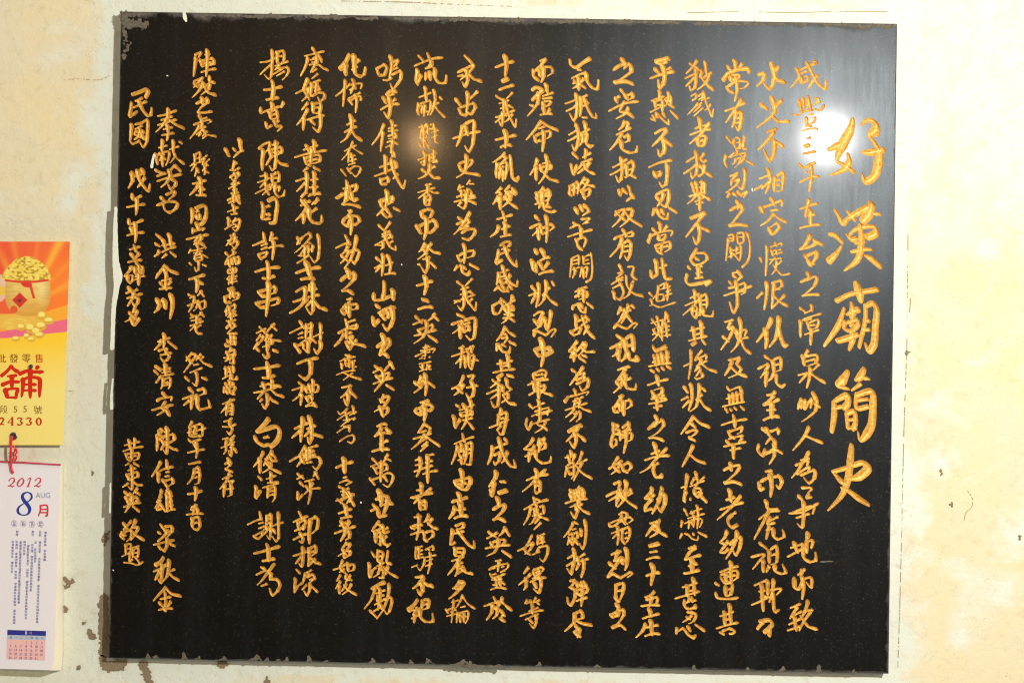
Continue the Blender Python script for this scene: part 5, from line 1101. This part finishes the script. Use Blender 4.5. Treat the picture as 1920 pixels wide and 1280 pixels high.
# limewash slopped over the slab's left edge, and odd drips
on_slab('limewash_smear', [[(217, 390, 5), (216, 440, 9), (217, 490, 12), (221, 518, 18), (219, 536, 11), (213, 580, 8), (211, 630, 7), (210, 652, 8)]], M_WHITE, jag=0.8)
on_slab('limewash_smear', [[(211, 711, 3), (209, 740, 4), (209, 765, 6)]], M_WHITE, jag=0.8)
on_slab('limewash_smear', [[(207, 905, 2.5), (206, 960, 3)]], M_WHITE, jag=0.8)
on_slab('limewash_smear', [[(345, 24, 6), (347, 34, 7), (349, 40, 4)]], M_WHITE, jag=1.2)
on_slab('paint_scratch', [[(288.5, 290, 3), (286, 303, 5), (284.5, 313, 5.5)]], M_WHITE, 0.2)
on_slab('paint_scratch', [[(1410, 353, 2), (1411, 358, 3)]], M_WHITE, 0.2)
on_slab('paint_scratch', [[(676.5, 941, 3), (677, 942, 3)]], M_WHITE, 0.2)
on_slab('paint_scratch', [[(212, 1068, 2.5), (213, 1069, 2)]], M_WHITE, 0.2)
on_slab('paint_scratch', [[(313, 142, 2.5), (315, 143, 2)]], M_WHITE, 0.2)
on_slab('paint_scratch', [[(753, 496, 3), (754, 497, 2)]], M_WHITE, 0.2)
# cement crust along the top and the bottom edge
rr = random.Random(5)
for x0, x1 in ((229, 275), (380, 560), (575, 720), (740, 980), (1010, 1290), (1300, 1520), (1545, 1678)):
    pts = []
    x = x0
    while x < x1:
        pts.append((x, edge_y(x, True) + rr.uniform(3.0, 6.0), rr.uniform(2, 8))); x += rr.uniform(9, 24)
    on_slab('cement_crust', [pts], M_CEMENT, 0.2, jag=4.0, jscale=0.25, dome=0.3, seed=int(x0), grid=0.8)
on_slab('cement_crust', [[(232, 30, 14), (240, 44, 20), (255, 46, 16), (272, 48, 10)], [(234, 60, 6), (238, 80, 8), (233, 110, 5)]], M_CEMENT, 0.2, jag=12.0, jscale=0.22, dome=0.3, seed=77, grid=0.8)
for x, w in ((277, 11), (292, 9), (345, 12), (372, 7), (420, 8), (482, 16), (500, 8), (523, 6), (536, 9), (580, 11), (611, 6), (700, 10), (735, 11), (770, 7), (802, 14), (868, 16), (880, 9), (1010, 10), (1120, 7), (1300, 9), (1402, 7), (1468, 12), (1535, 14), (1600, 7)):
    on_slab('cement_crust', [[(x - w * rr.uniform(.2, .9), edge_y(x, False) - 1.5, 3), (x, edge_y(x, False) - 1 - w * .3, w * .6), (x + rr.uniform(-2, 2), edge_y(x, False) - 2 - w * rr.uniform(.4, .8), w * .3), (x + w * rr.uniform(.2, .8), edge_y(x, False) - 1.5, 3)]], M_CEMENT, 0.3, jag=2.6, jscale=0.3, dome=0.1, seed=x)
on_slab('cement_crust', [[(845, 1246, 4), (880, 1247, 7), (915, 1249, 4), (940, 1249, 8)]], M_CEMENT, 0.5, jag=3, seed=90)
on_slab('dull_scuff', [[(1536, 1053, 1.5), (1548, 1052, 3), (1562, 1052, 1.5)]], M_CEMENT, 0.1, jag=0.8)

# ---------------------------------------------------------------- the calendar
cal = empty('wall_calendar', P(25, 1255, 10))
tag(cal, 'hanging calendar with yellow and orange picture card above an August 2012 paper pad', 'calendar')


def glyphs(txt, mat, h_fn, parent, name, w=3.0, grid=0.6):
    """printed strokes as one thin sheet lying on a surface"""
    A = [brush(st, ww) for _, ww, sts in parse(txt) for st in sts]
    return sheet(A, mat, h_fn, parent, name, grid)


def sheet(A, mat, h_fn, parent, name, grid=0.6):
    allA = np.vstack(A)
    r = allA[:, 2].max() + 2
    c = Canvas(allA[:, 0].min() - r, allA[:, 1].min() - r, allA[:, 0].max() + r, allA[:, 1].max() + r, grid)
    for a in A: c.discs(a, pad=2)
    X, Y, d, T = c.cut()
    T = T[d.ravel()[T].mean(-1) < 0]
    V = PN(X.ravel(), Y.ravel(), h_fn(X.ravel(), Y.ravel()))
    V, T = compact(V, T)
    return under(mesh_np(name, V, T, mat), parent)


def text(body, cx, cy, size, mat, h_fn, parent, name, sx=1.0):
    """type set with the built-in font, laid flat on a surface, centred at (cx,cy) in u"""
    cu = bpy.data.curves.new(name, 'FONT')
    cu.body = body; cu.size = size; cu.align_x = 'CENTER'; cu.resolution_u = 3
    o = bpy.data.objects.new(name, cu); COL.objects.link(o)
    dg = bpy.context.evaluated_depsgraph_get(); dg.update()
    me = bpy.data.meshes.new_from_object(o.evaluated_get(dg))
    bpy.data.objects.remove(o); bpy.data.curves.remove(cu)
    co = np.zeros(len(me.vertices) * 3, np.float32); me.vertices.foreach_get('co', co); co = co.reshape(-1, 3)
    x = co[:, 0]; y = co[:, 1]
    px = cx + (x - (x.max() + x.min()) / 2) * sx; py = cy - (y - (y.max() + y.min()) / 2)
    co = PN(px, py, h_fn(px, py)).astype(np.float32)
    me.vertices.foreach_set('co', co.ravel()); me.update()
    me.materials.clear(); me.materials.append(mat); me.name = name
    return under(link(bpy.data.objects.new(name, me)), parent)


CARD_H = 16.0
def card_h(x, y): return CARD_H + 0 * x
CX0 = -66.0
def card_edge(y): return 131.0 + (y - 453.0) / (834.0 - 453.0) * (118.8 - 131.0)

gy = np.arange(453.0, 834.01, 0.75); gxn = 264
yy = gy[:, None]
xx = CX0 + (card_edge(yy) - CX0) * np.linspace(0, 1, gxn)[None, :]
yy = np.repeat(yy, gxn, 1)
ink = np.zeros(xx.shape + (3,))
def paint(m, c):
    m = np.clip(m, 0, 1)[..., None]
    ink[:] = ink * (1 - m) + np.array(s2l(c)) * m
def soft(v, w=1.0): return np.clip(v / w + 0.5, 0, 1)
# printed ground: orange burst above, yellow below
ink[:] = np.array(s2l((243, 96, 44)))
paint(soft(xx - 70, 60) * soft(yy - 475, 60) * 0.75, (255, 135, 24))
ang = np.degrees(np.arctan2(xx - 50, 575 - yy))
for a, w_, k_ in ((27, 3.5, .8), (44, 3, .22), (-27, 4, .75), (-44, 4, .5), (10, 2.5, .2), (-12, 3, .25), (62, 5, .45)):
    paint(np.exp(-((ang - a) / w_) ** 2) * k_ * (yy < 590), (255, 190, 50))
paint(soft(xx * -1 + 14, 22) * 0.6 * (yy < 520), (240, 70, 40))
wedge = yy - (588 - (xx - 75) * 0.33)
paint(soft(wedge, 1.5) * (xx > 40) + (yy > 588) * (xx <= 40), (250, 172, 32))
pink_t = 622 - xx * 0.19; pink_b = 634 - np.clip(xx - 10, 0, 200) * 0.105
paint(soft(yy - pink_t, 1.2) * soft(pink_b - yy, 1.2), (240, 106, 130))
below = soft(yy - pink_b, 1.2)
g = np.clip((yy - 640) / 90, 0, 1)
lo = np.array(s2l((255, 208, 34))); hi = np.array(s2l((249, 226, 122)))
ink[:] = ink * (1 - below[..., None]) + below[..., None] * (lo * (1 - g[..., None]) + hi * g[..., None])
# pot of coins
paint(soft(1 - np.hypot((xx + 2) / 16, (yy - 540) / 26), .06) * 0.8, (236, 205, 178))
paint(soft(1 - np.hypot((xx - 2) / 9, (yy - 545) / 9), .1), (240, 200, 60))
paint(soft(1 - np.hypot((xx - 20) / 60, (yy - 603) / 14), .15) * (yy < 622), (238, 190, 70))
pot = 1 - (np.abs((xx - 52) / 42.5) ** 2.6 + np.abs((yy - 546) / 47) ** 2.6) ** (1 / 2.6)
potm = soft(pot, .03) * (yy > 520)
paint(potm, (240, 205, 105))
paint(potm * np.clip((yy - 545) / 55, 0, 1) * .9, (222, 148, 22))
paint(potm * np.clip((fbm(xx * .06, yy * .5, 61) - .42) * 4, 0, 1) * .35, (196, 134, 40))
paint(potm * np.clip((np.abs(xx - 52) / 42.5 - .55) * 1.6, 0, 1) * .45, (176, 108, 20))
paint(potm * np.exp(-((xx - 78) / 9) ** 2 - ((yy - 540) / 20) ** 2) * .7, (248, 226, 150))
heap = np.minimum(yy - (481 + np.abs((xx - 50) / 46) ** 2.3 * 36 + 5 * (fbm(xx * .12, yy * 0 + 2.2, 71, 2) - .4) + (np.abs(xx - 50) > 25) * 0), 526 + 3 * np.cos((xx - 50) / 20) - yy)
hm = soft(heap, 1.5) * (np.abs(xx - 50) < 46)
paint(hm, (244, 214, 74))
tx = fbm(xx * .24, yy * .34, 17, 3)
paint(hm * np.clip((tx - .52) * 7, 0, 1) * .7, (252, 240, 160))
paint(hm * np.clip((.41 - tx) * 9, 0, 1) * .8, (160, 108, 20))
paint(soft(1 - np.abs(yy - (528.5 - ((xx - 50) / 40) ** 2 * 3.5)) / 2.0, .4) * (np.abs(xx - 50) < 41), (226, 60, 28))
paint(soft(1 - np.hypot((xx - 50 - (yy - 533) * .5) / 10, (yy - 533) / 6), .15), (222, 52, 30))
paint(soft(1 - np.abs(xx - (57 + (yy - 535) * .28)) / 2.6, .4) * (yy > 533) * (yy < 559), (226, 66, 30))
dm_ = 1 - (np.abs(xx - 37) + np.abs(yy - 562.5)) / 14.5
paint(soft(dm_, .06), (212, 46, 26)); paint(soft(1 - np.hypot(xx - 37, yy - 562) / 4.5, .8) * (tx > .4), (112, 34, 18))
paint(soft(1 - np.hypot((xx - 26) / 7, (yy - 580) / 7), .2), (228, 90, 30))
paint(soft(1 - np.hypot((xx - 30) / 26, (yy - 608) / 12), .2) * np.clip((fbm(xx * .1, yy * .6, 40) - .35) * 4, 0, 1), (246, 214, 90))
for k_, (a, b, r1, r2) in enumerate(((79, 592, 9, 9), (92, 601, 10, 7), (40, 613, 8, 7), (57, 615, 9, 10), (77, 611, 10, 9), (68, 622, 9, 9),
                                     (30, 635, 8, 5.5), (50, 630, 6, 6), (59, 636, 8, 5), (74, 628, 9, 7))):
    q = 1 - np.hypot((xx - a) / r1, (yy - b) / r2)
    paint(soft(q, .12), (226, 178, 44)); paint(soft(1 - np.hypot((xx - a + 1) / (r1 * .75), (yy - b + r2 * .28) / (r2 * .55)), .25), (252, 232, 120))
    paint(soft(1 - np.hypot((xx - a) / (r1 * .4), (yy - b - r2 * .35) / (r2 * .2)), .4) * .4, (190, 130, 24))
inkA = np.concatenate([ink, np.ones(ink.shape[:2] + (1,))], -1).reshape(-1, 4)
V = PN(xx.ravel(), yy.ravel(), CARD_H)
idx = np.arange(xx.size).reshape(xx.shape)
F = np.stack([idx[:-1, :-1], idx[1:, :-1], idx[1:, 1:], idx[:-1, 1:]], -1).reshape(-1, 4)
face = mesh_np('printed_picture', V, F, mat_print('card_print', 0.28), attrs={'ink': inkA})
M_CARD = mat_plain('card_edge', s2l((240, 222, 140)), 0.6, 0.05)
q = [(CX0, 453), (131, 453), (118.8, 834), (CX0, 834)]
bv = [P(x, y, CARD_H - .2) for x, y in q] + [P(x, y, CARD_H - 3.2) for x, y in q]
card = under(mesh_py('picture_card', bv, [(0, 3, 2, 1), (0, 1, 5, 4), (1, 2, 6, 5), (2, 3, 7, 6), (3, 0, 4, 7), (4, 5, 6, 7)], M_CARD), cal)
face.parent = card

INK_RED = mat_plain('red_ink', s2l((214, 46, 24)), 0.4, 0.04)
INK_RED2 = mat_plain('deep_red_ink', s2l((196, 60, 26)), 0.4, 0.04)
INK_BROWN = mat_plain('brown_ink', s2l((140, 78, 22)), 0.4, 0.04)
INK_OLIVE = mat_plain('olive_ink', s2l((140, 104, 40)), 0.4, 0.04)
def ch(x, y): return CARD_H + 0.35 + 0 * x
for c_, x_, m_ in (('批', 3, INK_BROWN), ('發', 26, INK_BROWN), ('零', 49.5, INK_BROWN), ('售', 73, INK_RED2)):
    text(c_, x_, 671.5, 17.5, m_, ch, card, 'printed_lettering')
glyphs("""@0 640 1.719
舍 6.2/12 27 8 32 2 37:7/12 27 16 31 20 33/8 38 13 37 18 37/13 38 13 44 13 50/3 47:8 11 44 20 44/6 53 7 57 8 61/6 53 12 51.5 19 52 18 57 18 61/7 61 12 61 18 61
甫 6.4/22 35:8 30 32 36 33 46 33/45 33 43 35/41 28:8 40 29:6/33 31 33 45 33 61/25 41 25 50 23.5 60/25 42 30 39.5 37 39 43 41 43.5 48 43 60/26 47 33 46.5 39 47/26 53.5 33 53 39 53.5
""", INK_RED, ch, card, 'printed_lettering')
text('段', 7, 767, 16, INK_OLIVE, ch, card, 'printed_lettering')
text('5', 29, 767, 17, INK_OLIVE, ch, card, 'printed_lettering')
text('5', 47, 766.5, 17, INK_OLIVE, ch, card, 'printed_lettering')
text('號', 71, 768, 16.5, INK_OLIVE, ch, card, 'printed_lettering')
glyphs("""@0 640 1.719
2 3/0 84:3.5 2 83:1.6 3.6 84.5:3.6 3 87:3 0 90.5:1.4/0 90.5:2.4 2 90:2.6 4 90.5:2
4 2/13.5 83:2 10.5 86:1.4 8.5 88.4:1.4/8.5 88.4:1.6 12 88.4:1.6 14.5 88.4:1.6/13.5 83:3.4 13.3 91:3.4/12 91.2:1.4 14.5 91.2:1.4
3 3/19.5 84:3 21.5 83:1.6 23.6 84.5:3.4 22 86.7:1.8 24 88.7:3.6 22 91:1.8 19.3 90.4:3
3 3/29.5 84:3 31.5 83:1.6 33.6 84.5:3.4 32 86.7:1.8 34 88.7:3.6 32 91:1.8 29.3 90.4:3
0 3/42.3 83:1.4 40.3 85:3.2 40 87.3:3.8 40.5 89.6:3 42.3 91.2:1.4 44.2 89.6:3 44.6 87.3:3.8 44.2 85:3.2 42.3 83:1.4
""", INK_RED2, ch, card, 'printed_lettering', grid=0.5)


def ring(name, cx, cy, r0, r1, h0, h1, mat, parent, n=40, squash=1.0):
    """a raised metal ring (eyelet) with a round lip"""
    V = []; F = []
    prof = [(r0, h0), (r0 + (r1 - r0) * .25, h0 + (h1 - h0) * .8), (r0 + (r1 - r0) * .55, h1), (r1 - .3, h0 + (h1 - h0) * .6), (r1, h0)]
    for k in range(n):
        a = 2 * math.pi * k / n
        for r, h in prof: V.append(P(cx + r * math.cos(a), cy + r * math.sin(a) * squash, h))
    m_ = len(prof)
    for k in range(n):
        for j in range(m_ - 1):
            a = k * m_ + j; b = ((k + 1) % n) * m_ + j
            F.append((a, a + 1, b + 1, b))
    o = mesh_py(name, V, F, mat, smooth=True)
    if parent: under(o, parent)
    return o

def disc(name, cx, cy, r, h, mat, parent, n=28):
    V = [P(cx + r * math.cos(2 * math.pi * k / n), cy + r * math.sin(2 * math.pi * k / n), h) for k in range(n)]
    o = mesh_py(name, V, [tuple(range(n))[::-1]], mat)
    if parent: under(o, parent)
    return o

M_METAL = mat_plain('dull_nickel', (0.42, 0.38, 0.30), 0.35, 0.15, 300, 0.5, 1.0)
M_HOLE = mat_plain('punched_hole', (0.05, 0.04, 0.03), 0.9, 0.2)
M_CORD = mat_plain('red_plastic_cord', s2l((224, 40, 48)), 0.3, 0.08, 300, 0.5)
ring('eyelet', 25, 817.5, 4.6, 8.0, CARD_H + .2, CARD_H + 2.2, M_METAL, card)
disc('eyelet_hole', 25, 817.5, 4.9, CARD_H + 0.5, M_HOLE, card)


def tube(name, pts, r, mat, parent, n=10, sub=6):
    from mathutils import Vector
    Q = []
    pts = [Vector(p) for p in pts]
    for i in range(len(pts) - 1):
        p0 = pts[max(i - 1, 0)]; p1 = pts[i]; p2 = pts[i + 1]; p3 = pts[min(i + 2, len(pts) - 1)]
        for k in range(sub):
            t = k / sub
            Q.append(0.5 * ((2 * p1) + (p2 - p0) * t + (2 * p0 - 5 * p1 + 4 * p2 - p3) * t * t + (3 * p1 - p0 - 3 * p2 + p3) * t ** 3))
    Q.append(pts[-1])
    V = []; F = []
    for i, q_ in enumerate(Q):
        t = (Q[min(i + 1, len(Q) - 1)] - Q[max(i - 1, 0)]).normalized()
        a = t.cross(Vector((0.3, 1, 0.1))).normalized(); b = t.cross(a)
        for k in range(n):
            an = 2 * math.pi * k / n
            V.append(q_ + (a * math.cos(an) + b * math.sin(an)) * r)
    for i in range(len(Q) - 1):
        for k in range(n):
            F.append((i * n + k, i * n + (k + 1) % n, (i + 1) * n + (k + 1) % n, (i + 1) * n + k))
    F.append(tuple(range(n))); F.append(tuple(range((len(Q) - 1) * n, len(Q) * n))[::-1])
    o = mesh_py(name, V, F, mat, smooth=True)
    if parent: under(o, parent)
    return o


# the pad leans out from the wall towards its lower edge
PT, PB = 868.0, 1256.0
def pad_h(x, y): return 9.0 + (np.asarray(y, float) - PT) / (PB - PT) * 31.0
def pad_edge(y): return 113.5 + (y - 871.0) / (1256.0 - 871.0) * (100.5 - 113.5)
PX0 = -66.0
M_PAPER = mat_plain('pad_paper', s2l((234, 228, 228)), 0.75, 0.02, 30, 0.2)
M_LEAF = N('pad_leaf_edges')
lf = M_LEAF.noise(1.0, 3, .6, M_LEAF.mapped(scale=(2500, 2500, 30)))
M_LEAF.bs(Base_Color=M_LEAF.mix(lf, s2l((222, 208, 176)), s2l((246, 238, 214))), Roughness=0.85, Specular_IOR_Level=.1)
M_LEAF = M_LEAF.m
ys = np.linspace(PT, PB, 40)
V = []; F = []
for k, y in enumerate(ys):
    xe = float(pad_edge(y)); h = float(pad_h(0, y))
    corner = max(0.0, (k - 36) / 3.0) ** 2 * 5
    tilt = 4.0 * (113.5 - PX0) / (113.5 - PX0)
    V += [P(PX0, y - 5, h), P(xe * .5, y - 2, h + 0.4), P(xe - corner, y, h), P(117.5 - corner * .6, y, 1.0), P(PX0, y - 5, 1.0)]
for k in range(len(ys) - 1):
    a = k * 5; b = a + 5
    F += [(a, b, b + 1, a + 1), (a + 1, b + 1, b + 2, a + 2)]
pad = mesh_py('paper_pad', V, F, M_PAPER, smooth=True)
under(pad, cal)
F2 = []
for k in range(len(ys) - 1):
    a = k * 5; b = a + 5
    F2 += [(a + 2, b + 2, b + 3, a + 3)]
L = (len(ys) - 1) * 5
F2 += [(L, L + 4, L + 3, L + 2, L + 1), (0, 1, 2, 3, 4)]
under(mesh_py('pad_leaf_edges', V, F2, M_LEAF), pad)
# red binding strip along the top
M_BIND = mat_plain('red_binding', s2l((196, 70, 84)), 0.5, 0.1)
b0 = [(PX0, 861.5), (40, 865.6), (114.5, 869.5)]
V = []
for x, y in b0: V += [P(x, y, 11.5), P(x, y + 2.6, 12.0), P(x, y - 1, 1.0)]
F = []
for k in range(2):
    a = 3 * k; F += [(a, a + 1, a + 4, a + 3), (a + 2, a, a + 3, a + 5)]
under(mesh_py('binding_strip', V, F, M_BIND), pad)
# cord: from the eyelet over the card's lower edge to the pad's punched hole
disc('pad_hole', 23.5, 886, 3.2, float(pad_h(0, 886)) + .5, M_HOLE, pad)
tube('cord', [P(24, 820, CARD_H - 1), P(22.5, 819, CARD_H + 3.5), P(20.8, 830, CARD_H + 3.6), P(20.3, 848, CARD_H + 3), P(20.5, 866, 14.5), P(21, 876, 14), P(22.6, 884, 13.6), P(23.5, 887, 10)], 2.2 * U, M_CORD, cal)
tube('cord', [P(25.5, 820, CARD_H - 2), P(27, 832, CARD_H - 2), P(28, 842, CARD_H - 1), P(32, 846, CARD_H), P(29, 852, CARD_H), P(31, 857, CARD_H - 1), P(28, 863, CARD_H - 2), P(26, 857, CARD_H - 2), P(26, 848, CARD_H - 1), P(31, 842, CARD_H + 1), P(26, 843, CARD_H + 1.5)], 1.5 * U, M_CORD, cal)

def ph(x, y): return pad_h(x, y) + 0.8
PR = mat_plain('pink_red_ink', s2l((208, 72, 92)), 0.5, 0.04); PBLU = mat_plain('blue_ink', s2l((44, 62, 150)), 0.5, 0.04)
PGR = mat_plain('pale_blue_ink', s2l((150, 158, 186)), 0.5, 0.04); PVI = mat_plain('violet_ink', s2l((132, 122, 168)), 0.5, 0.04)
PRED = mat_plain('pad_red_ink', s2l((214, 62, 70)), 0.5, 0.04)
glyphs("""@0 840 1.719
2 3/10 35.2:2.6 12.2 32.6:1.4 15.2 33:2.4 15.4 36:3.6 12.5 39:1.8 8.8 41.6:1.4/8.8 41.6:1.8 11 40.6:2.8 13.6 41.8:2.6 15.6 40.4:1.2
0 3/24.2 32.2:1.4 20.6 35.5:3.2 19 39:3.2 20.6 41.8:1.4 24 39.4:3.2 25.8 35.4:3.2 24.2 32.2:1.4
1 3/29.6 34.6:1.2 33.4 32.4:2 30.6 41.4:3.4/28.4 41.8:1.2 32.8 41.8:1.2
2 3/38.6 35.2:2.6 40.8 32.6:1.4 43.8 33:2.4 44 36:3.6 41 39:1.8 37.4 41.6:1.4/37.4 41.6:1.8 39.6 40.6:2.8 42.2 41.8:2.6 44.4 40.4:1.2
""", PR, ph, pad, 'printed_lettering', grid=0.5)
glyphs("""@0 840 1.719
8 3/29.5 47.8:2 25.6 49.6:4.4 24.4 53:6 26.6 57.5:7 30.4 62:7 32.4 66.4:6.4 31 70.8:4 27.6 72.6:2.2 23.4 72.4:2.4 20.2 70.4:4.6 19.4 67:5 21.2 63.4:3 26 60.2:1.8 31.4 57.4:2.4 34.4 53.8:4.2 33.6 49.6:3.4 29.5 47.8:2
""", PBLU, ph, pad, 'printed_lettering', grid=0.5)
text('AUG', 80.5, 928, 14.5, PGR, ph, pad, 'printed_lettering', 0.92)
glyphs("""@0 840 1.719
月 3.2/44 62.5:3.2 44 68:3.2 41.8 73.6:2.2/44 62.6:3 51.4 62.6:3 51.4 73.4:3.2 49.4 73.4:2.4/44.4 66.4:2.6 51 66.4:2.6/44.2 70:2.6 51 70:2.6
""", PRED, ph, pad, 'printed_lettering', grid=0.5)
# four small ringed characters and the columns of fine print (too small to read)
r2 = random.Random(12)
A = []
for x0, y0 in ((26.8, 981), (43.3, 981.3), (60, 981.8), (75.8, 982.3)):
    A.append(np.array([(x0 + 5.4 * math.cos(t * .2), y0 + 6 * math.sin(t * .2), 0.55) for t in range(32)]))
    for k in range(4):
        y = y0 - 3.4 + k * 2.2 + r2.uniform(-.3, .3)
        A.append(brush([(x0 - r2.uniform(1.5, 3.2), y, 1.2), (x0 + r2.uniform(1.5, 3.2), y - .2, 1.2)], 1.2))
    A.append(brush([(x0 + r2.uniform(-1.5, 1.5), y0 - 4, 1.2), (x0 + r2.uniform(-1.5, 1.5), y0 + 4, 1.2)], 1.2))
sheet(A, PVI, ph, pad, 'printed_lettering', 0.5)
A = []; B_ = []
for x0, spans in ((85.5, ((996, 1052),)), (75.5, ((995, 1007), (1014, 1038), (1045, 1172))), (67.5, ((1014, 1022), (1027, 1056))), (61.5, ((994, 1006), (1019, 1112))),
                  (53.8, ((1021, 1163),)), (46.8, ((1013, 1050),)), (39.5, ((1014, 1132),)), (32.2, ((994, 1006), (1013, 1172))), (24.8, ((1013, 1076),))):
    for y0, y1 in spans:
        y = y0
        while y < y1 - 4:
            if r2.random() > 0.06:
                xs = x0 - (y - 995) * 0.034
                tgt = A if r2.random() < .6 else B_
                for k in range(3):
                    yk = y + .8 + k * 1.5
                    tgt.append(brush([(xs - r2.uniform(1.0, 2.3), yk, .7), (xs + r2.uniform(1.0, 2.3), yk - .15, .7)], .7))
                xv = xs + r2.uniform(-1.2, 1.2)
                tgt.append(brush([(xv, y + .3, .7), (xv, y + 4.3, .7)], .7))
            y += 5.6
o = sheet(A, PVI, ph, pad, 'fine_print', 0.45)
o = sheet(B_, PGR, ph, pad, 'fine_print', 0.45)
# small month table
def quad(name, q, dh, mat):
    V = [P(x, y, float(pad_h(x, y)) + dh) for x, y in q]
    return under(mesh_py(name, V, [(0, 3, 2, 1)], mat), pad)
T_BAR = mat_plain('table_blue', s2l((48, 50, 138)), 0.5, 0.04); T_GRY = mat_plain('table_grey', s2l((186, 194, 204)), 0.5, 0.04); T_PNK = mat_plain('table_pink', s2l((240, 188, 182)), 0.5, 0.04)
T_WHT = mat_plain('table_white', (0.85, 0.85, 0.85), 0.5, 0.02); T_INK = mat_plain('table_ink', s2l((96, 92, 140)), 0.5, 0.05)
T_RED = mat_plain('table_red_ink', s2l((200, 70, 90)), 0.5, 0.05)
quad('month_table', [(13.9, 1180), (86.4, 1182.3), (85.8, 1191.3), (13.7, 1189.4)], 0.8, T_BAR)
quad('month_table', [(13.7, 1189.4), (85.8, 1191.3), (85.2, 1199.5), (13.3, 1197.6)], 0.8, T_GRY)
quad('month_table', [(13.3, 1197.6), (85.2, 1199.5), (84, 1236.8), (12.2, 1234.6)], 0.8, T_PNK)
def ph2(x, y): return pad_h(x, y) + 1.5
text('8', 49, 1185.6, 8.5, T_WHT, ph2, pad, 'printed_lettering')
text('月', 57, 1186, 6.5, PGR, ph2, pad, 'printed_lettering')
for k, c_ in enumerate('日一二三四五六'):
    text(c_, 20.5 + 9.75 * k, 1194 + .25 * k, 5.0, T_INK, ph2, pad, 'printed_lettering')
for dday in range(1, 32):
    q = dday + 2
    col, row = q % 7, q // 7
    text(str(dday), 20.2 + 9.7 * col - row * .25, 1202.5 + row * 7.4 + col * .28, 6.2, T_INK, ph2, pad, 'date_number', .9)

# nail that holds the card
nail = empty('nail', P(58, 689, CARD_H))
tag(nail, 'small dark nail pinning the yellow picture card of the calendar to the wall', 'nail')
M_NAIL = mat_plain('rusty_nail', (0.09, 0.075, 0.06), 0.5, 0.3, 400, 0.5, .6)
V = []; F = []
prof = [(0.2, CARD_H + 7.2), (2.6, CARD_H + 6.8), (3.9, CARD_H + 6.0), (3.9, CARD_H + 4.8), (1.6, CARD_H + 4.6), (1.5, -14)]
for k in range(20):
    a = 2 * math.pi * k / 20
    for r, h in prof: V.append(P(58 + r * math.cos(a), 688 + r * math.sin(a) + (h - CARD_H) * -.25, h))
for k in range(20):
    for j in range(len(prof) - 1):
        a = k * 6 + j; b = ((k + 1) % 20) * 6 + j
        F.append((a, b, b + 1, a + 1))
under(mesh_py('nail_head', V, F, M_NAIL, smooth=True), nail)
